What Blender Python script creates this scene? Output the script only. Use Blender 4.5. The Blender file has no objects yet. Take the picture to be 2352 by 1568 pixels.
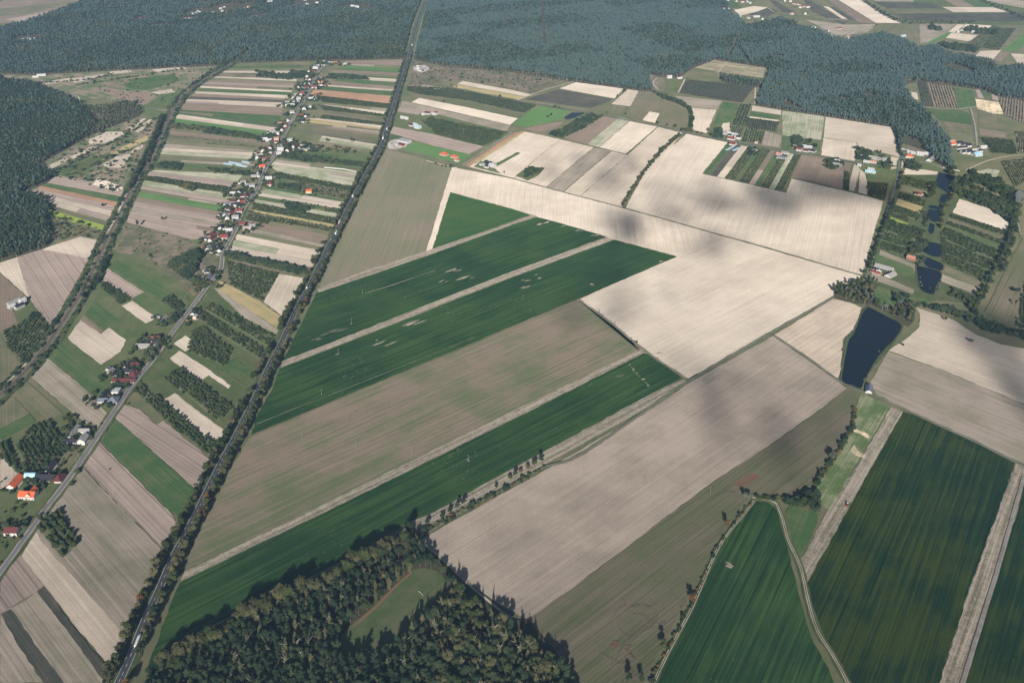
import bpy, math, random
import numpy as np
from mathutils import Matrix, Vector
rnd = random.Random(7)
SC = bpy.context.scene
COL = SC.collection
D2R = math.radians

# ------------------------------------------------------------------ camera
HAZE_D = 0.00005
CAM_H, PITCH, ROLL, FPX = 750.0, 28.4, -0.8, 2350.0      # photo measured on a 2352 x 1568 grid
cam = bpy.data.cameras.new('camera'); camo = bpy.data.objects.new('camera', cam); COL.objects.link(camo)
RM = (Matrix.Rotation(D2R(90 - PITCH), 3, 'X') @ Matrix.Rotation(D2R(ROLL), 3, 'Z'))
camo.location = (0, 0, CAM_H); camo.rotation_euler = RM.to_euler()
cam.sensor_width = 36; cam.lens = 36 * FPX / 2352; cam.clip_start = 1; cam.clip_end = 60000
SC.camera = camo

# ------------------------------------------------------------------ light
EL, AZ = 21.5, 2.5            # sun height; shadows point AZ degrees right of the view
SUN = Vector((-math.sin(D2R(AZ)) * math.cos(D2R(EL)), -math.cos(D2R(AZ)) * math.cos(D2R(EL)), math.sin(D2R(EL))))
w = bpy.data.worlds.new('World'); SC.world = w; w.use_nodes = True
nt = w.node_tree; sky = nt.nodes.new('ShaderNodeTexSky'); sky.sky_type = 'NISHITA'; sky.sun_disc = False
sky.sun_elevation = D2R(EL); sky.sun_rotation = D2R(180 + AZ)
nt.links.new(sky.outputs[0], nt.nodes['Background'].inputs[0]); nt.nodes['Background'].inputs[1].default_value = 0.055
sl = bpy.data.lights.new('sun', 'SUN'); sl.energy = 5.0; sl.angle = D2R(0.5); sl.color = (1.0, 0.94, 0.86)
so = bpy.data.objects.new('sun', sl); COL.objects.link(so); so.rotation_euler = SUN.to_track_quat('Z', 'Y').to_euler(); so.location = (0, 0, 900)
SC.view_settings.view_transform = 'Standard'; SC.view_settings.look = 'None'
SC.view_settings.exposure = 0.35
SC.cycles.max_bounces = 4; SC.cycles.diffuse_bounces = 2; SC.cycles.transparent_max_bounces = 32
SC.cycles.volume_bounces = 0; SC.cycles.use_denoising = True

# ------------------------------------------------------------------ basics
def gp(x, y, z=0.0):
    """point of the photo grid -> point on the ground"""
    d = RM @ Vector(((x - 1176) / FPX, -(y - 784) / FPX, -1))
    t = (z - CAM_H) / d.z
    return Vector((d.x * t, d.y * t, z))
def G(s):
    out = []
    for q in s.split():
        a, b = q.split(','); p = gp(float(a), float(b)); out.append((p.x, p.y))
    return out
def T(c, r, x, y):            # detail tile -> photo grid
    return 588 * c + x / 4.0, 392 * r + y / 4.0
def tag(o, label=None, cat=None, group=None, kind=None):
    if label: o['label'] = label
    if cat: o['category'] = cat
    if group: o['group'] = group
    if kind: o['kind'] = kind
    return o
def link(name, me, parent=None, loc=None, rz=0, sc=1):
    o = bpy.data.objects.new(name, me); COL.objects.link(o)
    if parent: o.parent = parent
    if loc is not None: o.location = loc
    if rz: o.rotation_euler = (0, 0, rz)
    if sc != 1: o.scale = (sc, sc, sc) if not isinstance(sc, tuple) else sc
    return o
class MB:
    def __init__(s): s.v = []; s.f = []; s.m = []
    def add(s, vs, fs, mi=0):
        n = len(s.v); s.v += [tuple(p) for p in vs]; s.f += [tuple(i + n for i in f) for f in fs]; s.m += [mi] * len(fs)
    def box(s, c, d, mi=0, rz=0):
        x, y, z = d[0] / 2, d[1] / 2, d[2] / 2; ca, sa = math.cos(rz), math.sin(rz)
        vs = [(sx * x, sy * y, sz * z) for sz in (-1, 1) for sx, sy in ((-1, -1), (1, -1), (1, 1), (-1, 1))]
        vs = [(c[0] + a * ca - b * sa, c[1] + a * sa + b * ca, c[2] + k) for a, b, k in vs]
        s.add(vs, [(3, 2, 1, 0), (4, 5, 6, 7), (0, 1, 5, 4), (1, 2, 6, 5), (2, 3, 7, 6), (3, 0, 4, 7)], mi)
    def tube(s, a, b, ra, rb, n=6, mi=0):
        a, b = Vector(a), Vector(b); d = (b - a).normalized()
        u = d.orthogonal().normalized(); v = d.cross(u); vs = []
        for p, r in ((a, ra), (b, rb)):
            for i in range(n):
                t = 2 * math.pi * i / n; vs.append(p + u * math.cos(t) * r + v * math.sin(t) * r)
        s.add(vs, [(i, (i + 1) % n, n + (i + 1) % n, n + i) for i in range(n)] + [tuple(range(n))[::-1], tuple(range(n, 2 * n))], mi)
    def mesh(s, name, mats):
        me = bpy.data.meshes.new(name); me.from_pydata(s.v, [], s.f)
        for m in mats: me.materials.append(m)
        if len(mats) > 1: me.polygons.foreach_set('material_index', s.m)
        me.update(); return me

# ------------------------------------------------------------------ materials
def newmat(name):
    m = bpy.data.materials.new(name); m.use_nodes = True; t = m.node_tree
    for n in list(t.nodes): t.nodes.remove(n)
    o = t.nodes.new('ShaderNodeOutputMaterial'); return m, t, o
class NT:
    def __init__(s, t): s.t = t
    def n(s, typ, **k):
        n = s.t.nodes.new('ShaderNode' + typ)
        for a, b in k.items(): setattr(n, a, b)
        return n
    def l(s, a, b): s.t.links.new(a, b)
    def math(s, op, a, b=None, c=None, clamp=False):
        n = s.n('Math', operation=op, use_clamp=clamp)
        for i, v in enumerate((a, b, c)):
            if v is None: continue
            if isinstance(v, (int, float)): n.inputs[i].default_value = v
            else: s.l(v, n.inputs[i])
        return n.outputs[0]
    def noise(s, vec, scale, detail=2.0, rough=0.5):
        n = s.n('TexNoise'); n.inputs['Scale'].default_value = scale; n.inputs['Detail'].default_value = detail
        n.inputs['Roughness'].default_value = rough; s.l(vec, n.inputs['Vector']); return n.outputs[0]
    def mapv(s, vec, sc, loc=(0, 0, 0)):
        n = s.n('Mapping'); n.inputs['Scale'].default_value = sc; n.inputs['Location'].default_value = loc; s.l(vec, n.inputs['Vector']); return n.outputs[0]
    def mix(s, f, a, b):
        n = s.n('Mix', data_type='RGBA')
        for i, v in ((0, f), (6, a), (7, b)):
            if isinstance(v, (int, float)): n.inputs[i].default_value = v
            elif isinstance(v, tuple): n.inputs[i].default_value = v + (1,)
            else: s.l(v, n.inputs[i])
        return n.outputs[2]
    def ramp(s, f, a, b):      # smooth step between a and b
        n = s.n('MapRange', interpolation_type='SMOOTHSTEP'); s.l(f, n.inputs[0]); n.inputs[1].default_value = a; n.inputs[2].default_value = b
        return n.outputs[0]
    def scalecol(s, col, f):
        n = s.n('VectorMath', operation='SCALE'); s.l(col, n.inputs[0]); s.l(f, n.inputs[3]); return n.outputs[0]
def diffuse(t, out, col, rough=1.0):
    d = t.n('BsdfDiffuse'); d.inputs['Roughness'].default_value = rough
    if isinstance(col, tuple): d.inputs[0].default_value = col + (1,)
    else: t.l(col, d.inputs[0])
    t.l(d.outputs[0], out.inputs['Surface'])

# kind: A, B, patch size m, patch weight, streak weight, fine-line weight, speck colour/amount, tramline period
KIND = {
 'pale':   ((.455, .39, .32), (.34, .29, .235), 90, 1.5, 1.2, .16, None, 0),
 'white':  ((.505, .44, .365), (.385, .33, .27), 90, 1.3, 1.2, .12, None, 0),
 'pink':   ((.29, .232, .20), (.22, .178, .155), 50, .9, 1.3, .24, None, 17),
 'tan':    ((.27, .228, .19), (.165, .155, .11), 60, 1.3, 1.6, .26, None, 0),
 'greytan':((.305, .255, .212), (.20, .17, .138), 85, 1.5, 1.0, .13, None, 0),
 'redsoil':((.14, .075, .055), (.11, .10, .055), 8, 1.3, 1.6, .3, None, 0),
 'brown':  ((.20, .15, .12), (.135, .115, .085), 50, 1.0, 1.2, .2, None, 0),
 'rust':   ((.33, .20, .13), (.24, .15, .10), 40, 1.0, 1.2, .2, None, 0),
 'mix':    ((.19, .15, .115), (.09, .115, .055), 75, 1.2, 1.9, .24, None, 0),
 'c1mix':  ((.165, .14, .105), (.12, .13, .075), 90, 1.1, 1.3, .2, None, 0),
 'dgrass': ((.05, .068, .03), (.075, .085, .045), 18, 1.5, 1.0, .14, None, 0),
 'pstrip': ((.40, .34, .285), (.30, .26, .21), 40, 1.3, 1.4, .2, None, 0),
 'pitch':  ((.062, .090, .036), (.10, .108, .06), 22, 1.5, .7, .12, None, 0),
 'olive':  ((.09, .10, .052), (.145, .118, .09), 90, 1.3, 1.8, .28, None, 0),
 'dull':   ((.10, .11, .062), (.15, .13, .085), 35, 1.6, 1.4, .2, None, 0),
 'grass':  ((.062, .088, .036), (.10, .11, .055), 30, 1.5, 1.0, .14, None, 0),
 'meadow': ((.075, .105, .05), (.21, .165, .125), 30, 2.0, 2.2, .14, None, 0),
 'scrubl': ((.085, .09, .055), (.17, .135, .105), 18, 2.2, .6, .1, None, 0),
 'green':  ((.045, .088, .033), (.085, .105, .048), 32, 1.6, 2.0, .16, None, 0),
 'bright': ((.07, .145, .045), (.095, .16, .06), 50, 1.0, 1.6, .12, None, 12),
 'lime':   ((.20, .25, .045), (.14, .19, .05), 30, 1.0, 1.6, .12, None, 0),
 'gold':   ((.33, .255, .14), (.22, .21, .10), 30, 1.3, 1.8, .2, None, 0),
 'beet':   ((.0145, .040, .014), (.034, .070, .020), 110, 1.5, 2.8, .34, ((.30, .28, .2), .665), 21),
 'beety':  ((.0095, .027, .0115), (.032, .048, .011), 70, 1.7, 2.6, .34, ((.2, .18, .13), .70), 18),
 'gravel': ((.30, .262, .215), (.15, .135, .095), 2.6, 1.3, 2.6, .42, None, 0),
 'dark':   ((.05, .055, .042), (.09, .08, .065), 30, 1.2, 1.4, .3, ((.3, .28, .2), .68), 0),
 'orchf':  ((.085, .11, .05), (.14, .13, .085), 14, 1.4, 1.6, .3, None, 0),
 'pgreen': ((.33, .31, .245), (.17, .20, .115), 45, 1.6, 2.6, .22, None, 0),
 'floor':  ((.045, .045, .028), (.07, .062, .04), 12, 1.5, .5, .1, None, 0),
 'base':   ((.085, .10, .05), (.135, .122, .075), 45, 1.9, .2, .05, None, 0),
 'yard':   ((.33, .31, .29), (.24, .22, .19), 12, 1.5, .4, .1, None, 0),
 'track':  ((.36, .31, .26), (.25, .215, .17), 10, 1.5, 1.2, .2, None, 0),
 'greytrk':((.23, .215, .20), (.17, .15, .13), 10, 1.5, 1.2, .2, None, 0),
 'sand':   ((.62, .50, .36), (.30, .26, .16), 12, 2.0, 1.5, .2, None, 0),
 'ballast':((.075, .058, .052), (.11, .09, .08), 8, 1.0, 1.4, .3, None, 0),
 'redpath':((.20, .085, .06), (.10, .10, .055), 9, 2.2, .8, .2, None, 0),
}
FM = {}
def fmat(k):
    if k in FM: return FM[k]
    A, B, ps, pw, sw, fw, speck, tram = KIND[k]
    m, tr, out = newmat('ground_' + k); t = NT(tr)
    uv = t.n('UVMap'); uv.uv_map = 'rows'; uv = uv.outputs[0]
    geo = t.n('NewGeometry').outputs['Position']
    rn = t.n('ObjectInfo').outputs['Random']
    n1 = t.noise(geo, 1.0 / ps, 5, .62)
    n2 = t.noise(t.mapv(uv, (1 / 150, 1 / 4.6, 1)), 1, 5, .62)
    n3 = t.noise(t.mapv(uv, (1 / 400, 1 / 1.6, 1), (3, 7, 0)), 1, 2, .7)
    n4 = t.noise(geo, 1 / 1.7, 3, .7)
    n5 = t.noise(geo, 1 / (ps * 3.5), 3, .5)
    f = t.math('ADD', t.math('MULTIPLY', t.math('SUBTRACT', n1, .5), pw * 2), .42)
    f = t.math('ADD', f, t.math('MULTIPLY', t.math('SUBTRACT', n2, .5), sw * 1.6))
    f = t.math('ADD', f, t.math('MULTIPLY', t.math('SUBTRACT', n5, .5), pw * 1.4), clamp=True)
    c = t.mix(f, A, B)
    v = t.math('ADD', t.math('MULTIPLY', t.math('SUBTRACT', n3, .5), fw * 4.0), 1)
    sp0 = t.n('SeparateXYZ'); t.l(uv, sp0.inputs[0])
    v = t.math('MULTIPLY', v, t.math('ADD', t.math('MULTIPLY', t.math('SINE', t.math('MULTIPLY', sp0.outputs[1], 6.2832 / 4.6)), fw * .2), 1))
    v = t.math('MULTIPLY', v, t.math('ADD', t.math('MULTIPLY', t.math('SUBTRACT', n4, .5), .55), 1))
    v = t.math('MULTIPLY', v, t.math('ADD', t.math('MULTIPLY', rn, .16), .92))
    if tram:
        sp = t.n('SeparateXYZ'); t.l(uv, sp.inputs[0])
        md = t.math('PINGPONG', sp.outputs[1], tram / 2)
        v = t.math('MULTIPLY', v, t.math('ADD', t.math('MULTIPLY', t.ramp(md, .35, .9), .42), .58))
    c = t.scalecol(c, v)
    if speck:
        s1 = t.noise(t.mapv(uv, (1 / 7, 1 / 2.2, 1), (11, 5, 0)), 1, 5, .75)
        s2 = t.noise(geo, 1 / 160, 2, .5)
        s1 = t.math('ADD', s1, t.math('MULTIPLY', t.math('SUBTRACT', s2, .5), .35))
        c = t.mix(t.ramp(s1, speck[1], speck[1] + .05), c, speck[0])
    diffuse(t, out, c, 1.0)
    FM[k] = m; return m

def solid(name, col, rough=.8, var=.12, sc=.6, spec=.2):
    m, tr, out = newmat(name); t = NT(tr)
    g = t.n('NewGeometry').outputs['Position']; rn = t.n('ObjectInfo').outputs['Random']
    n = t.noise(g, sc, 4, .65)
    v = t.math('ADD', t.math('MULTIPLY', t.math('SUBTRACT', n, .5), var * 3), 1)
    v = t.math('MULTIPLY', v, t.math('ADD', t.math('MULTIPLY', rn, var), 1 - var / 2))
    c = t.n('RGB'); c.outputs[0].default_value = tuple(col) + (1,)
    p = t.n('BsdfPrincipled'); t.l(t.scalecol(c.outputs[0], v), p.inputs['Base Color'])
    p.inputs['Roughness'].default_value = rough; p.inputs['Specular IOR Level'].default_value = spec
    t.l(p.outputs[0], out.inputs['Surface']); return m
def leafmat(name, a, b):
    m, tr, out = newmat(name); t = NT(tr)
    oi = t.n('ObjectInfo'); g = t.n('NewGeometry').outputs['Position']
    n = t.noise(g, .55, 3, .7)
    n2 = t.noise(g, 1 / 60, 3, .6)
    f = t.math('ADD', t.math('MULTIPLY', oi.outputs['Random'], .75), t.math('MULTIPLY', t.math('SUBTRACT', n, .4), 1.1))
    f = t.math('ADD', f, t.math('MULTIPLY', t.math('SUBTRACT', n2, .5), 1.3), clamp=True)
    diffuse(t, out, t.mix(f, a, b), .9); return m
L_PINE = leafmat('pine_needles', (.014, .028, .016), (.045, .062, .032))
L_GREEN = leafmat('broad_leaves', (.022, .038, .014), (.066, .078, .03))
L_OLIVE = leafmat('olive_leaves', (.05, .055, .024), (.105, .10, .048))
L_PALE = leafmat('willow_leaves', (.07, .085, .055), (.14, .14, .10))
L_RUST = leafmat('autumn_leaves', (.09, .045, .018), (.17, .10, .035))
L_YEL = leafmat('yellowing_leaves', (.09, .09, .018), (.17, .15, .03))
L_FAR = leafmat('hazed_pine_needles', (.044, .076, .070), (.076, .108, .094))  # paler and bluer than the near needles, part of the distance haze painted in
BARK = solid('bark', (.16, .12, .09), .9)
BIRCH = solid('birch_bark', (.6, .56, .5), .8)

# ------------------------------------------------------------------ fields, roads, water
ZI = [0]
def nextz():
    ZI[0] += 1; return 0.03 + 0.0018 * ZI[0]
def sheet(name, pts, k, rowdir=None, jit=0.0, z=None, mat=None):
    n = len(pts)
    if rowdir is None:
        best = max(range(n), key=lambda i: math.dist(pts[i], pts[(i + 1) % n]))
        a, b = pts[best], pts[(best + 1) % n]; rowdir = (b[0] - a[0], b[1] - a[1])
    L = math.hypot(*rowdir) or 1; ux, uy = rowdir[0] / L, rowdir[1] / L
    if jit:
        q = []
        for i in range(n):
            a, b = pts[i], pts[(i + 1) % n]; d = math.dist(a, b); m = max(1, min(60, int(d / 9)))
            nx, ny = -(b[1] - a[1]) / (d or 1), (b[0] - a[0]) / (d or 1)
            for j in range(m):
                t = j / m; e = rnd.uniform(-jit, jit) if j else 0
                q.append((a[0] + (b[0] - a[0]) * t + nx * e, a[1] + (b[1] - a[1]) * t + ny * e))
        pts = q; n = len(pts)
    z = nextz() if z is None else z
    me = bpy.data.meshes.new(name)
    ar = sum(pts[i][0] * pts[(i + 1) % n][1] - pts[(i + 1) % n][0] * pts[i][1] for i in range(n))
    if ar < 0: pts = pts[::-1]
    me.from_pydata([(x, y, z) for x, y in pts], [], [tuple(range(n))])
    uvl = me.uv_layers.new(name='rows'); off = rnd.uniform(0, 500)
    for lp in me.loops:
        x, y = pts[lp.vertex_index]; uvl.data[lp.index].uv = (x * ux + y * uy + off, -x * uy + y * ux + off * .37)
    me.materials.append(mat or fmat(k)); me.update()
    return tag(link(name, me), kind='structure')
NM = {'dgrass': 'meadow', 'track': 'path', 'orchf': 'orchard_ground', 'floor': 'forest_floor', 'grass': 'meadow', 'green': 'meadow', 'meadow': 'meadow', 'yard': 'paved_ground'}
def F(k, s, row=None, jit=.9, name=None):
    if row: a = G(row); row = (a[1][0] - a[0][0], a[1][1] - a[0][1])
    pts = G(s) if isinstance(s, str) else s
    return sheet(name or NM.get(k, 'field'), pts, k, row, jit)
def strips(bounds, gap=.8):
    """bounds: list of (left, right, kind) ; each strip lies between one boundary and the next and is split into narrower plots"""
    rs = random.Random(len(bounds)); mixk = {'pale': ['pstrip', 'pale', 'pink', 'pgreen'], 'white': ['pale', 'pstrip'], 'pink': ['pink', 'tan', 'brown', 'pstrip'], 'brown': ['brown', 'pink', 'dull'], 'dull': ['dull', 'grass', 'olive', 'tan', 'brown'], 'green': ['green', 'dull', 'grass'],
            'grass': ['grass', 'dull', 'green', 'orchf'], 'pgreen': ['pgreen', 'pstrip', 'dull'], 'tan': ['tan', 'pink', 'dull'], 'bright': ['bright', 'green'], 'gold': ['gold', 'dull']}
    for i in range(len(bounds) - 1):
        (l0, r0, k), (l1, r1, _) = bounds[i], bounds[i + 1]
        if not k: continue
        a, b, c, d = [gp(*p).xy for p in (l0, r0, r1, l1)]
        wd = ((d - a).length + (c - b).length) / 2; n = 1 if k == 'orch' or wd < 14 else max(1, min(3, int(wd / rs.uniform(11, 22))))
        for m in range(n):
            A, D_ = a.lerp(d, m / n), a.lerp(d, (m + 1) / n); B, C_ = b.lerp(c, m / n), b.lerp(c, (m + 1) / n)
            cuts = [0, 1]
            if k != 'orch' and rs.random() < .6: cuts = [0, rs.uniform(.25, .75), 1]
            for t0, t1 in zip(cuts, cuts[1:]):
                P4 = [A.lerp(B, t0), A.lerp(B, t1), D_.lerp(C_, t1), D_.lerp(C_, t0)]; v = (P4[3] - P4[0]).normalized() * gap * (1 if n == 1 else .45); u = (P4[2] - P4[1]).normalized() * gap * (1 if n == 1 else .45)
                q = [tuple(P4[0] + v), tuple(P4[1] + u), tuple(P4[2] - u), tuple(P4[3] - v)]; kk = k
                if (m or t0) and rs.random() < .62: kk = rs.choice(mixk.get(k, [k]))
                if kk == 'white': kk = 'pale'
                if kk == 'pale' and rs.random() < .6: kk = 'pstrip'
                F('orchf' if k == 'orch' else kk, q, row=None, jit=.5)
                if k == 'orch': orchard(q, 4.2, 2.4, 1.9)
                elif kk in ('grass', 'dull', 'orchf') and rs.random() < .35: orchard(q, rs.choice((5, 7, 9)), rs.choice((3, 4, 6)), rs.choice((1.2, 1.8, 2.2)))
def smooth(pts, step=12.0):
    P = [np.array(p, float) for p in pts]; P = [2 * P[0] - P[1]] + P + [2 * P[-1] - P[-2]]; out = []
    for i in range(1, len(P) - 2):
        p0, p1, p2, p3 = P[i - 1:i + 3]; n = max(1, int(np.linalg.norm(p2 - p1) / step))
        for j in range(n):
            t = j / n
            out.append(.5 * ((2 * p1) + (-p0 + p2) * t + (2 * p0 - 5 * p1 + 4 * p2 - p3) * t * t + (-p0 + 3 * p1 - 3 * p2 + p3) * t ** 3))
    out.append(P[-2]); return out
def offset(path, d):
    out = []
    for i, p in enumerate(path):
        a = path[max(0, i - 1)]; b = path[min(len(path) - 1, i + 1)]; t = b - a; t = t / (np.linalg.norm(t) or 1)
        out.append(p + np.array((t[1], -t[0])) * d)          # + = right of the travel direction
    return out
def ribbon(name, path, width, k=None, mat=None, jit=.25, side=0.0, z=None, tagit=True):
    z = nextz() if z is None else z
    L = offset(path, side - width / 2); R = offset(path, side + width / 2); n = len(path)
    vs = [(p[0] + rnd.uniform(-jit, jit), p[1] + rnd.uniform(-jit, jit), z) for p in L] + [(p[0] + rnd.uniform(-jit, jit), p[1] + rnd.uniform(-jit, jit), z) for p in R]
    me = bpy.data.meshes.new(name); me.from_pydata(vs, [], [(i, n + i, n + i + 1, i + 1) for i in range(n - 1)])
    uvl = me.uv_layers.new(name='rows'); s = [0]
    for i in range(1, n): s.append(s[-1] + float(np.linalg.norm(path[i] - path[i - 1])))
    for lp in me.loops:
        i = lp.vertex_index; uvl.data[lp.index].uv = (s[i % n], 0 if i < n else width)
    me.materials.append(mat or fmat(k)); me.update()
    return tag(link(name, me), kind='structure')

def inpoly(px, py, poly):
    px = np.asarray(px); py = np.asarray(py); ins = np.zeros(px.shape, bool); n = len(poly); j = n - 1
    for i in range(n):
        xi, yi = poly[i]; xj, yj = poly[j]
        c = ((yi > py) != (yj > py)) & (px < (xj - xi) * (py - yi) / ((yj - yi) or 1e-9) + xi)
        ins ^= c; j = i
    return ins
ORCH = []       # (x, y, size)
def orchard(pts, rowsp, treesp, size, ang=None):
    n = len(pts); best = max(range(n), key=lambda i: math.dist(pts[i], pts[(i + 1) % n]))
    a, b = pts[best], pts[(best + 1) % n]; th = math.atan2(b[1] - a[1], b[0] - a[0]) + (ang or 0)
    c, s = math.cos(th), math.sin(th); P = np.array(pts); U = P[:, 0] * c + P[:, 1] * s; V = -P[:, 0] * s + P[:, 1] * c
    rr = np.random.RandomState(int(abs(pts[0][0])) % 9999)
    u, v = np.meshgrid(np.arange(U.min(), U.max(), treesp), np.arange(V.min() + 1, V.max(), rowsp)); u = u.ravel(); v = v.ravel()
    u = u + rr.uniform(-.35, .35, u.size) * treesp * .5; v = v + rr.uniform(-.3, .3, v.size)
    x = u * c - v * s; y = u * s + v * c; k = inpoly(x, y, pts) & (rr.rand(x.size) > .1)
    for X, Y in zip(x[k], y[k]): ORCH.append((X, Y, size * rr.uniform(.55, 1.35)))
def O(s, rowsp=4.5, treesp=3.2, size=2.6, k='orchf', ang=None):
    pts = G(s); F(k, pts, jit=.4, name='orchard_ground'); orchard(pts, rowsp, treesp, size, ang)

# ================================================================== GROUND
g = sheet('ground', [(-8700, -2600), (8700, -2600), (8700, 13600), (-8700, 13600)], 'base', z=0.0)

# ---- left of the village street, far to near : strip fields between railway and village
strips([((497,152),(700,150),'green'),((490,158),(696,157),'dull'),((488,163),(690,163),'pale'),((484,167),(686,169),'scrubl'),((476,175),(682,182),'pale'),
 ((474,178),(680,187),'dull'),((470,184),(676,190),'brown'),((462,198),(672,208),'pale'),((459,202),(668,212),'green'),((450,210),(665,219),'pale'),
 ((447,215),(660,226),'brown'),((440,222),(655,230),'dark'),((428,228),(652,236),'pale'),((425,236),(650,247),'brown'),((411,252),(645,266),'green'),
 ((405,262),(638,294),'white'),((401,272),(632,303),'bright'),((398,281),(630,312),'grass'),((388,300),(624,325),'brown'),((384,310),(618,332),'dull'),
 ((374,330),(612,348),'tan'),((370,339),(608,352),'pale'),((366,346),(604,360),'pgreen'),((362,354),(600,368),'dull'),((354,370),(596,383),'grass'),
 ((348,383),(590,392),'grass'),((345,390),(560,400),'pgreen'),((341,393),(545,417),'pink'),((337,404),(533,431),'orch'),((331,415),(527,445),'pgreen'),
 ((326,427),(535,459),'pink'),((323,434),(523,470),'dull'),((320,441),(518,474),'bright'),((315,452),(512,487),'brown'),((311,462),(512,498),'pink'),
 ((306,474),(508,512),'tan'),((300,486),(520,521),'pink'),((295,497),(534,540),'pink'),((292,511),(440,551),None)])
# ---- right of the street : strips between village and main road
strips([((790,141),(925,137),'brown'),((800,150),(919,158),'bright'),((765,160),(916,168),'brown'),((758,167),(914,174),'green'),((765,174),(912,182),'white'),
 ((775,180),(910,189),'green'),((765,187),(908,199),'brown'),((730,194),(904,206),'pale'),((735,198),(902,210),'green'),((722,206),(900,221),'rust'),
 ((708,217),(896,239),'orch'),((745,236),(893,250),'dull'),((750,241),(891,257),'white'),((730,241),(888,264),'orch'),((745,254),(886,269),'olive'),
 ((742,264),(882,283),'orch'),((735,273),(880,289),'white'),((700,272),(876,295),'gold'),((700,281),(874,302),'dull'),((715,290),(873,312),'olive'),
 ((740,312),(870,333),'pale'),((732,324),(864,345),'dull'),((725,338),(858,352),'grass'),((690,345),(852,368),'green'),((645,350),(846,375),'orch'),
 ((640,362),(842,386),'dull'),((628,372),(836,400),'pale'),((620,382),(826,410),'pgreen'),((640,396),(815,430),'orch'),((612,405),(812,438),'grass'),
 ((600,424),(808,462),'green'),((612,434),(800,466),'pgreen'),((595,443),(793,474),'pale'),((590,450),(788,482),'green'),((588,458),(785,492),'pgreen'),
 ((582,466),(776,502),'orch'),((578,482),(768,516),'gold'),((572,492),(760,528),'dull'),((566,506),(752,540),'brown'),((560,520),(745,562),'tan'),
 ((545,538),(740,576),'pale'),((523,578),(717,614),'brown'),((518,586),(708,630),None)])
# ---- first country fields west of the railway
F('meadow', '0,172 75,176 260,164 488,153 440,205 398,258 318,262 240,225 180,232 20,182')
F('brown', '212,203 238,201 360,220 333,240 300,238')
F('green', '330,244 372,218 425,214 398,256')
F('green', '318,262 330,248 392,258 380,272')
F('meadow', '318,268 362,273 335,340 300,430 284,446 110,403 85,385 130,360 200,315')
F('green', '270,186 400,170 412,186 340,208 300,205'); F('brown', '240,197 290,183 300,189 255,201')
MP = ('100,189 160,180 165,186 105,195', '165,181 240,170 246,176 170,191', '250,165 300,161 302,166 252,172', '350,160 422,154 430,158 360,166', '345,213 395,205 402,212 365,217', '288,298 328,272 336,273 298,304', '310,303 342,275 350,275 322,306', '205,322 245,303 280,303 288,312 240,330 206,331',
      '160,360 215,336 224,342 170,366', '102,385 150,362 158,367 114,391', '304,346 330,329 326,340 300,353', '236,378 270,359 302,353 282,385 250,386')
for s_ in MP: F('pstrip', s_, jit=2.2)
F('gold', '210,371 280,342 286,348 216,377'); F('gold', '276,340 342,310 340,322 282,348'); F('grass', '128,396 185,370 198,374 150,402'); F('grass', '190,374 250,350 258,356 205,384 190,400 160,404')
strips([((122,401),(291,436),'pink'),((100,419),(280,452),'green'),((93,427),(273,465),'rust'),((86,434),(268,474),'pink'),((45,452),(250,509),None)])
F('white', '225,407 283,431 277,441 212,425')
F('dull', '45,458 250,514 238,546 180,546 120,556 105,520')
F('lime', '60,474 110,481 245,520 240,530 82,490 40,482')
F('pale', '0,604 95,573 185,544 222,551 214,575 200,600 162,664 118,749 66,684 0,625', row='30,600 118,749')
F('pink', '40,592 95,573 205,594 118,749 66,684', row='30,600 118,749')
F('brown', '0,628 62,684 22,690 40,740 10,758 0,760')
F('grass', '22,690 66,684 84,712 45,745')
O('8,762 60,735 84,712 112,748 98,784 62,838 20,800', 5, 3.4, 2.6)
F('dull', '0,770 50,836 0,884')
F('dull', '0,935 32,912 68,950 0,985')
F('green', '0,985 68,950 84,968 0,1012')
# ---- railway land to the lower left
F('scrubl', '292,513 436,552 470,580 505,600 497,630 452,690 400,640 330,590 268,580')
F('grass', '260,575 330,610 400,640 456,690 420,730 383,782 303,887 230,990 150,935 60,860 110,800 200,690')
F('pink', '247,617 331,671 302,686 237,645')
F('green', '265,592 400,674 370,688 252,613')
O('242,648 302,687 277,699 229,658', 4.6, 2.6, 3.0, 'dark')
O('330,673 388,710 360,728 305,688', 4.6, 40, .1, 'green')
F('pale', '304,691 360,731 335,743 279,703')
O('392,677 425,705 408,716 370,691', 4.6, 2.8, 3.0, 'dark')
F('green', '217,690 277,738 240,758 195,721')
F('brown', '192,725 236,760 225,774 185,735')
F('pale', '185,735 232,768 250,753 290,781 277,808 232,838 165,786 156,775')
F('green', '140,791 215,838 275,888 218,910 112,820')
F('tan', '108,822 180,880 252,955 242,985 218,988 150,934 68,864')
F('dull', '60,874 145,950 112,966 38,900')
O('36,1028 76,976 112,968 160,1035 120,1062 98,1078 60,1080', 6.0, 3.2, 3.2)
O('0,1006 30,1030 52,1078 40,1086 0,1052', 6.0, 3.2, 3.2)
F('pale', '0,1046 42,1088 30,1112 0,1124')
F('grass', '0,1126 40,1100 120,1060 168,1100 100,1176 10,1310 0,1310')
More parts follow.
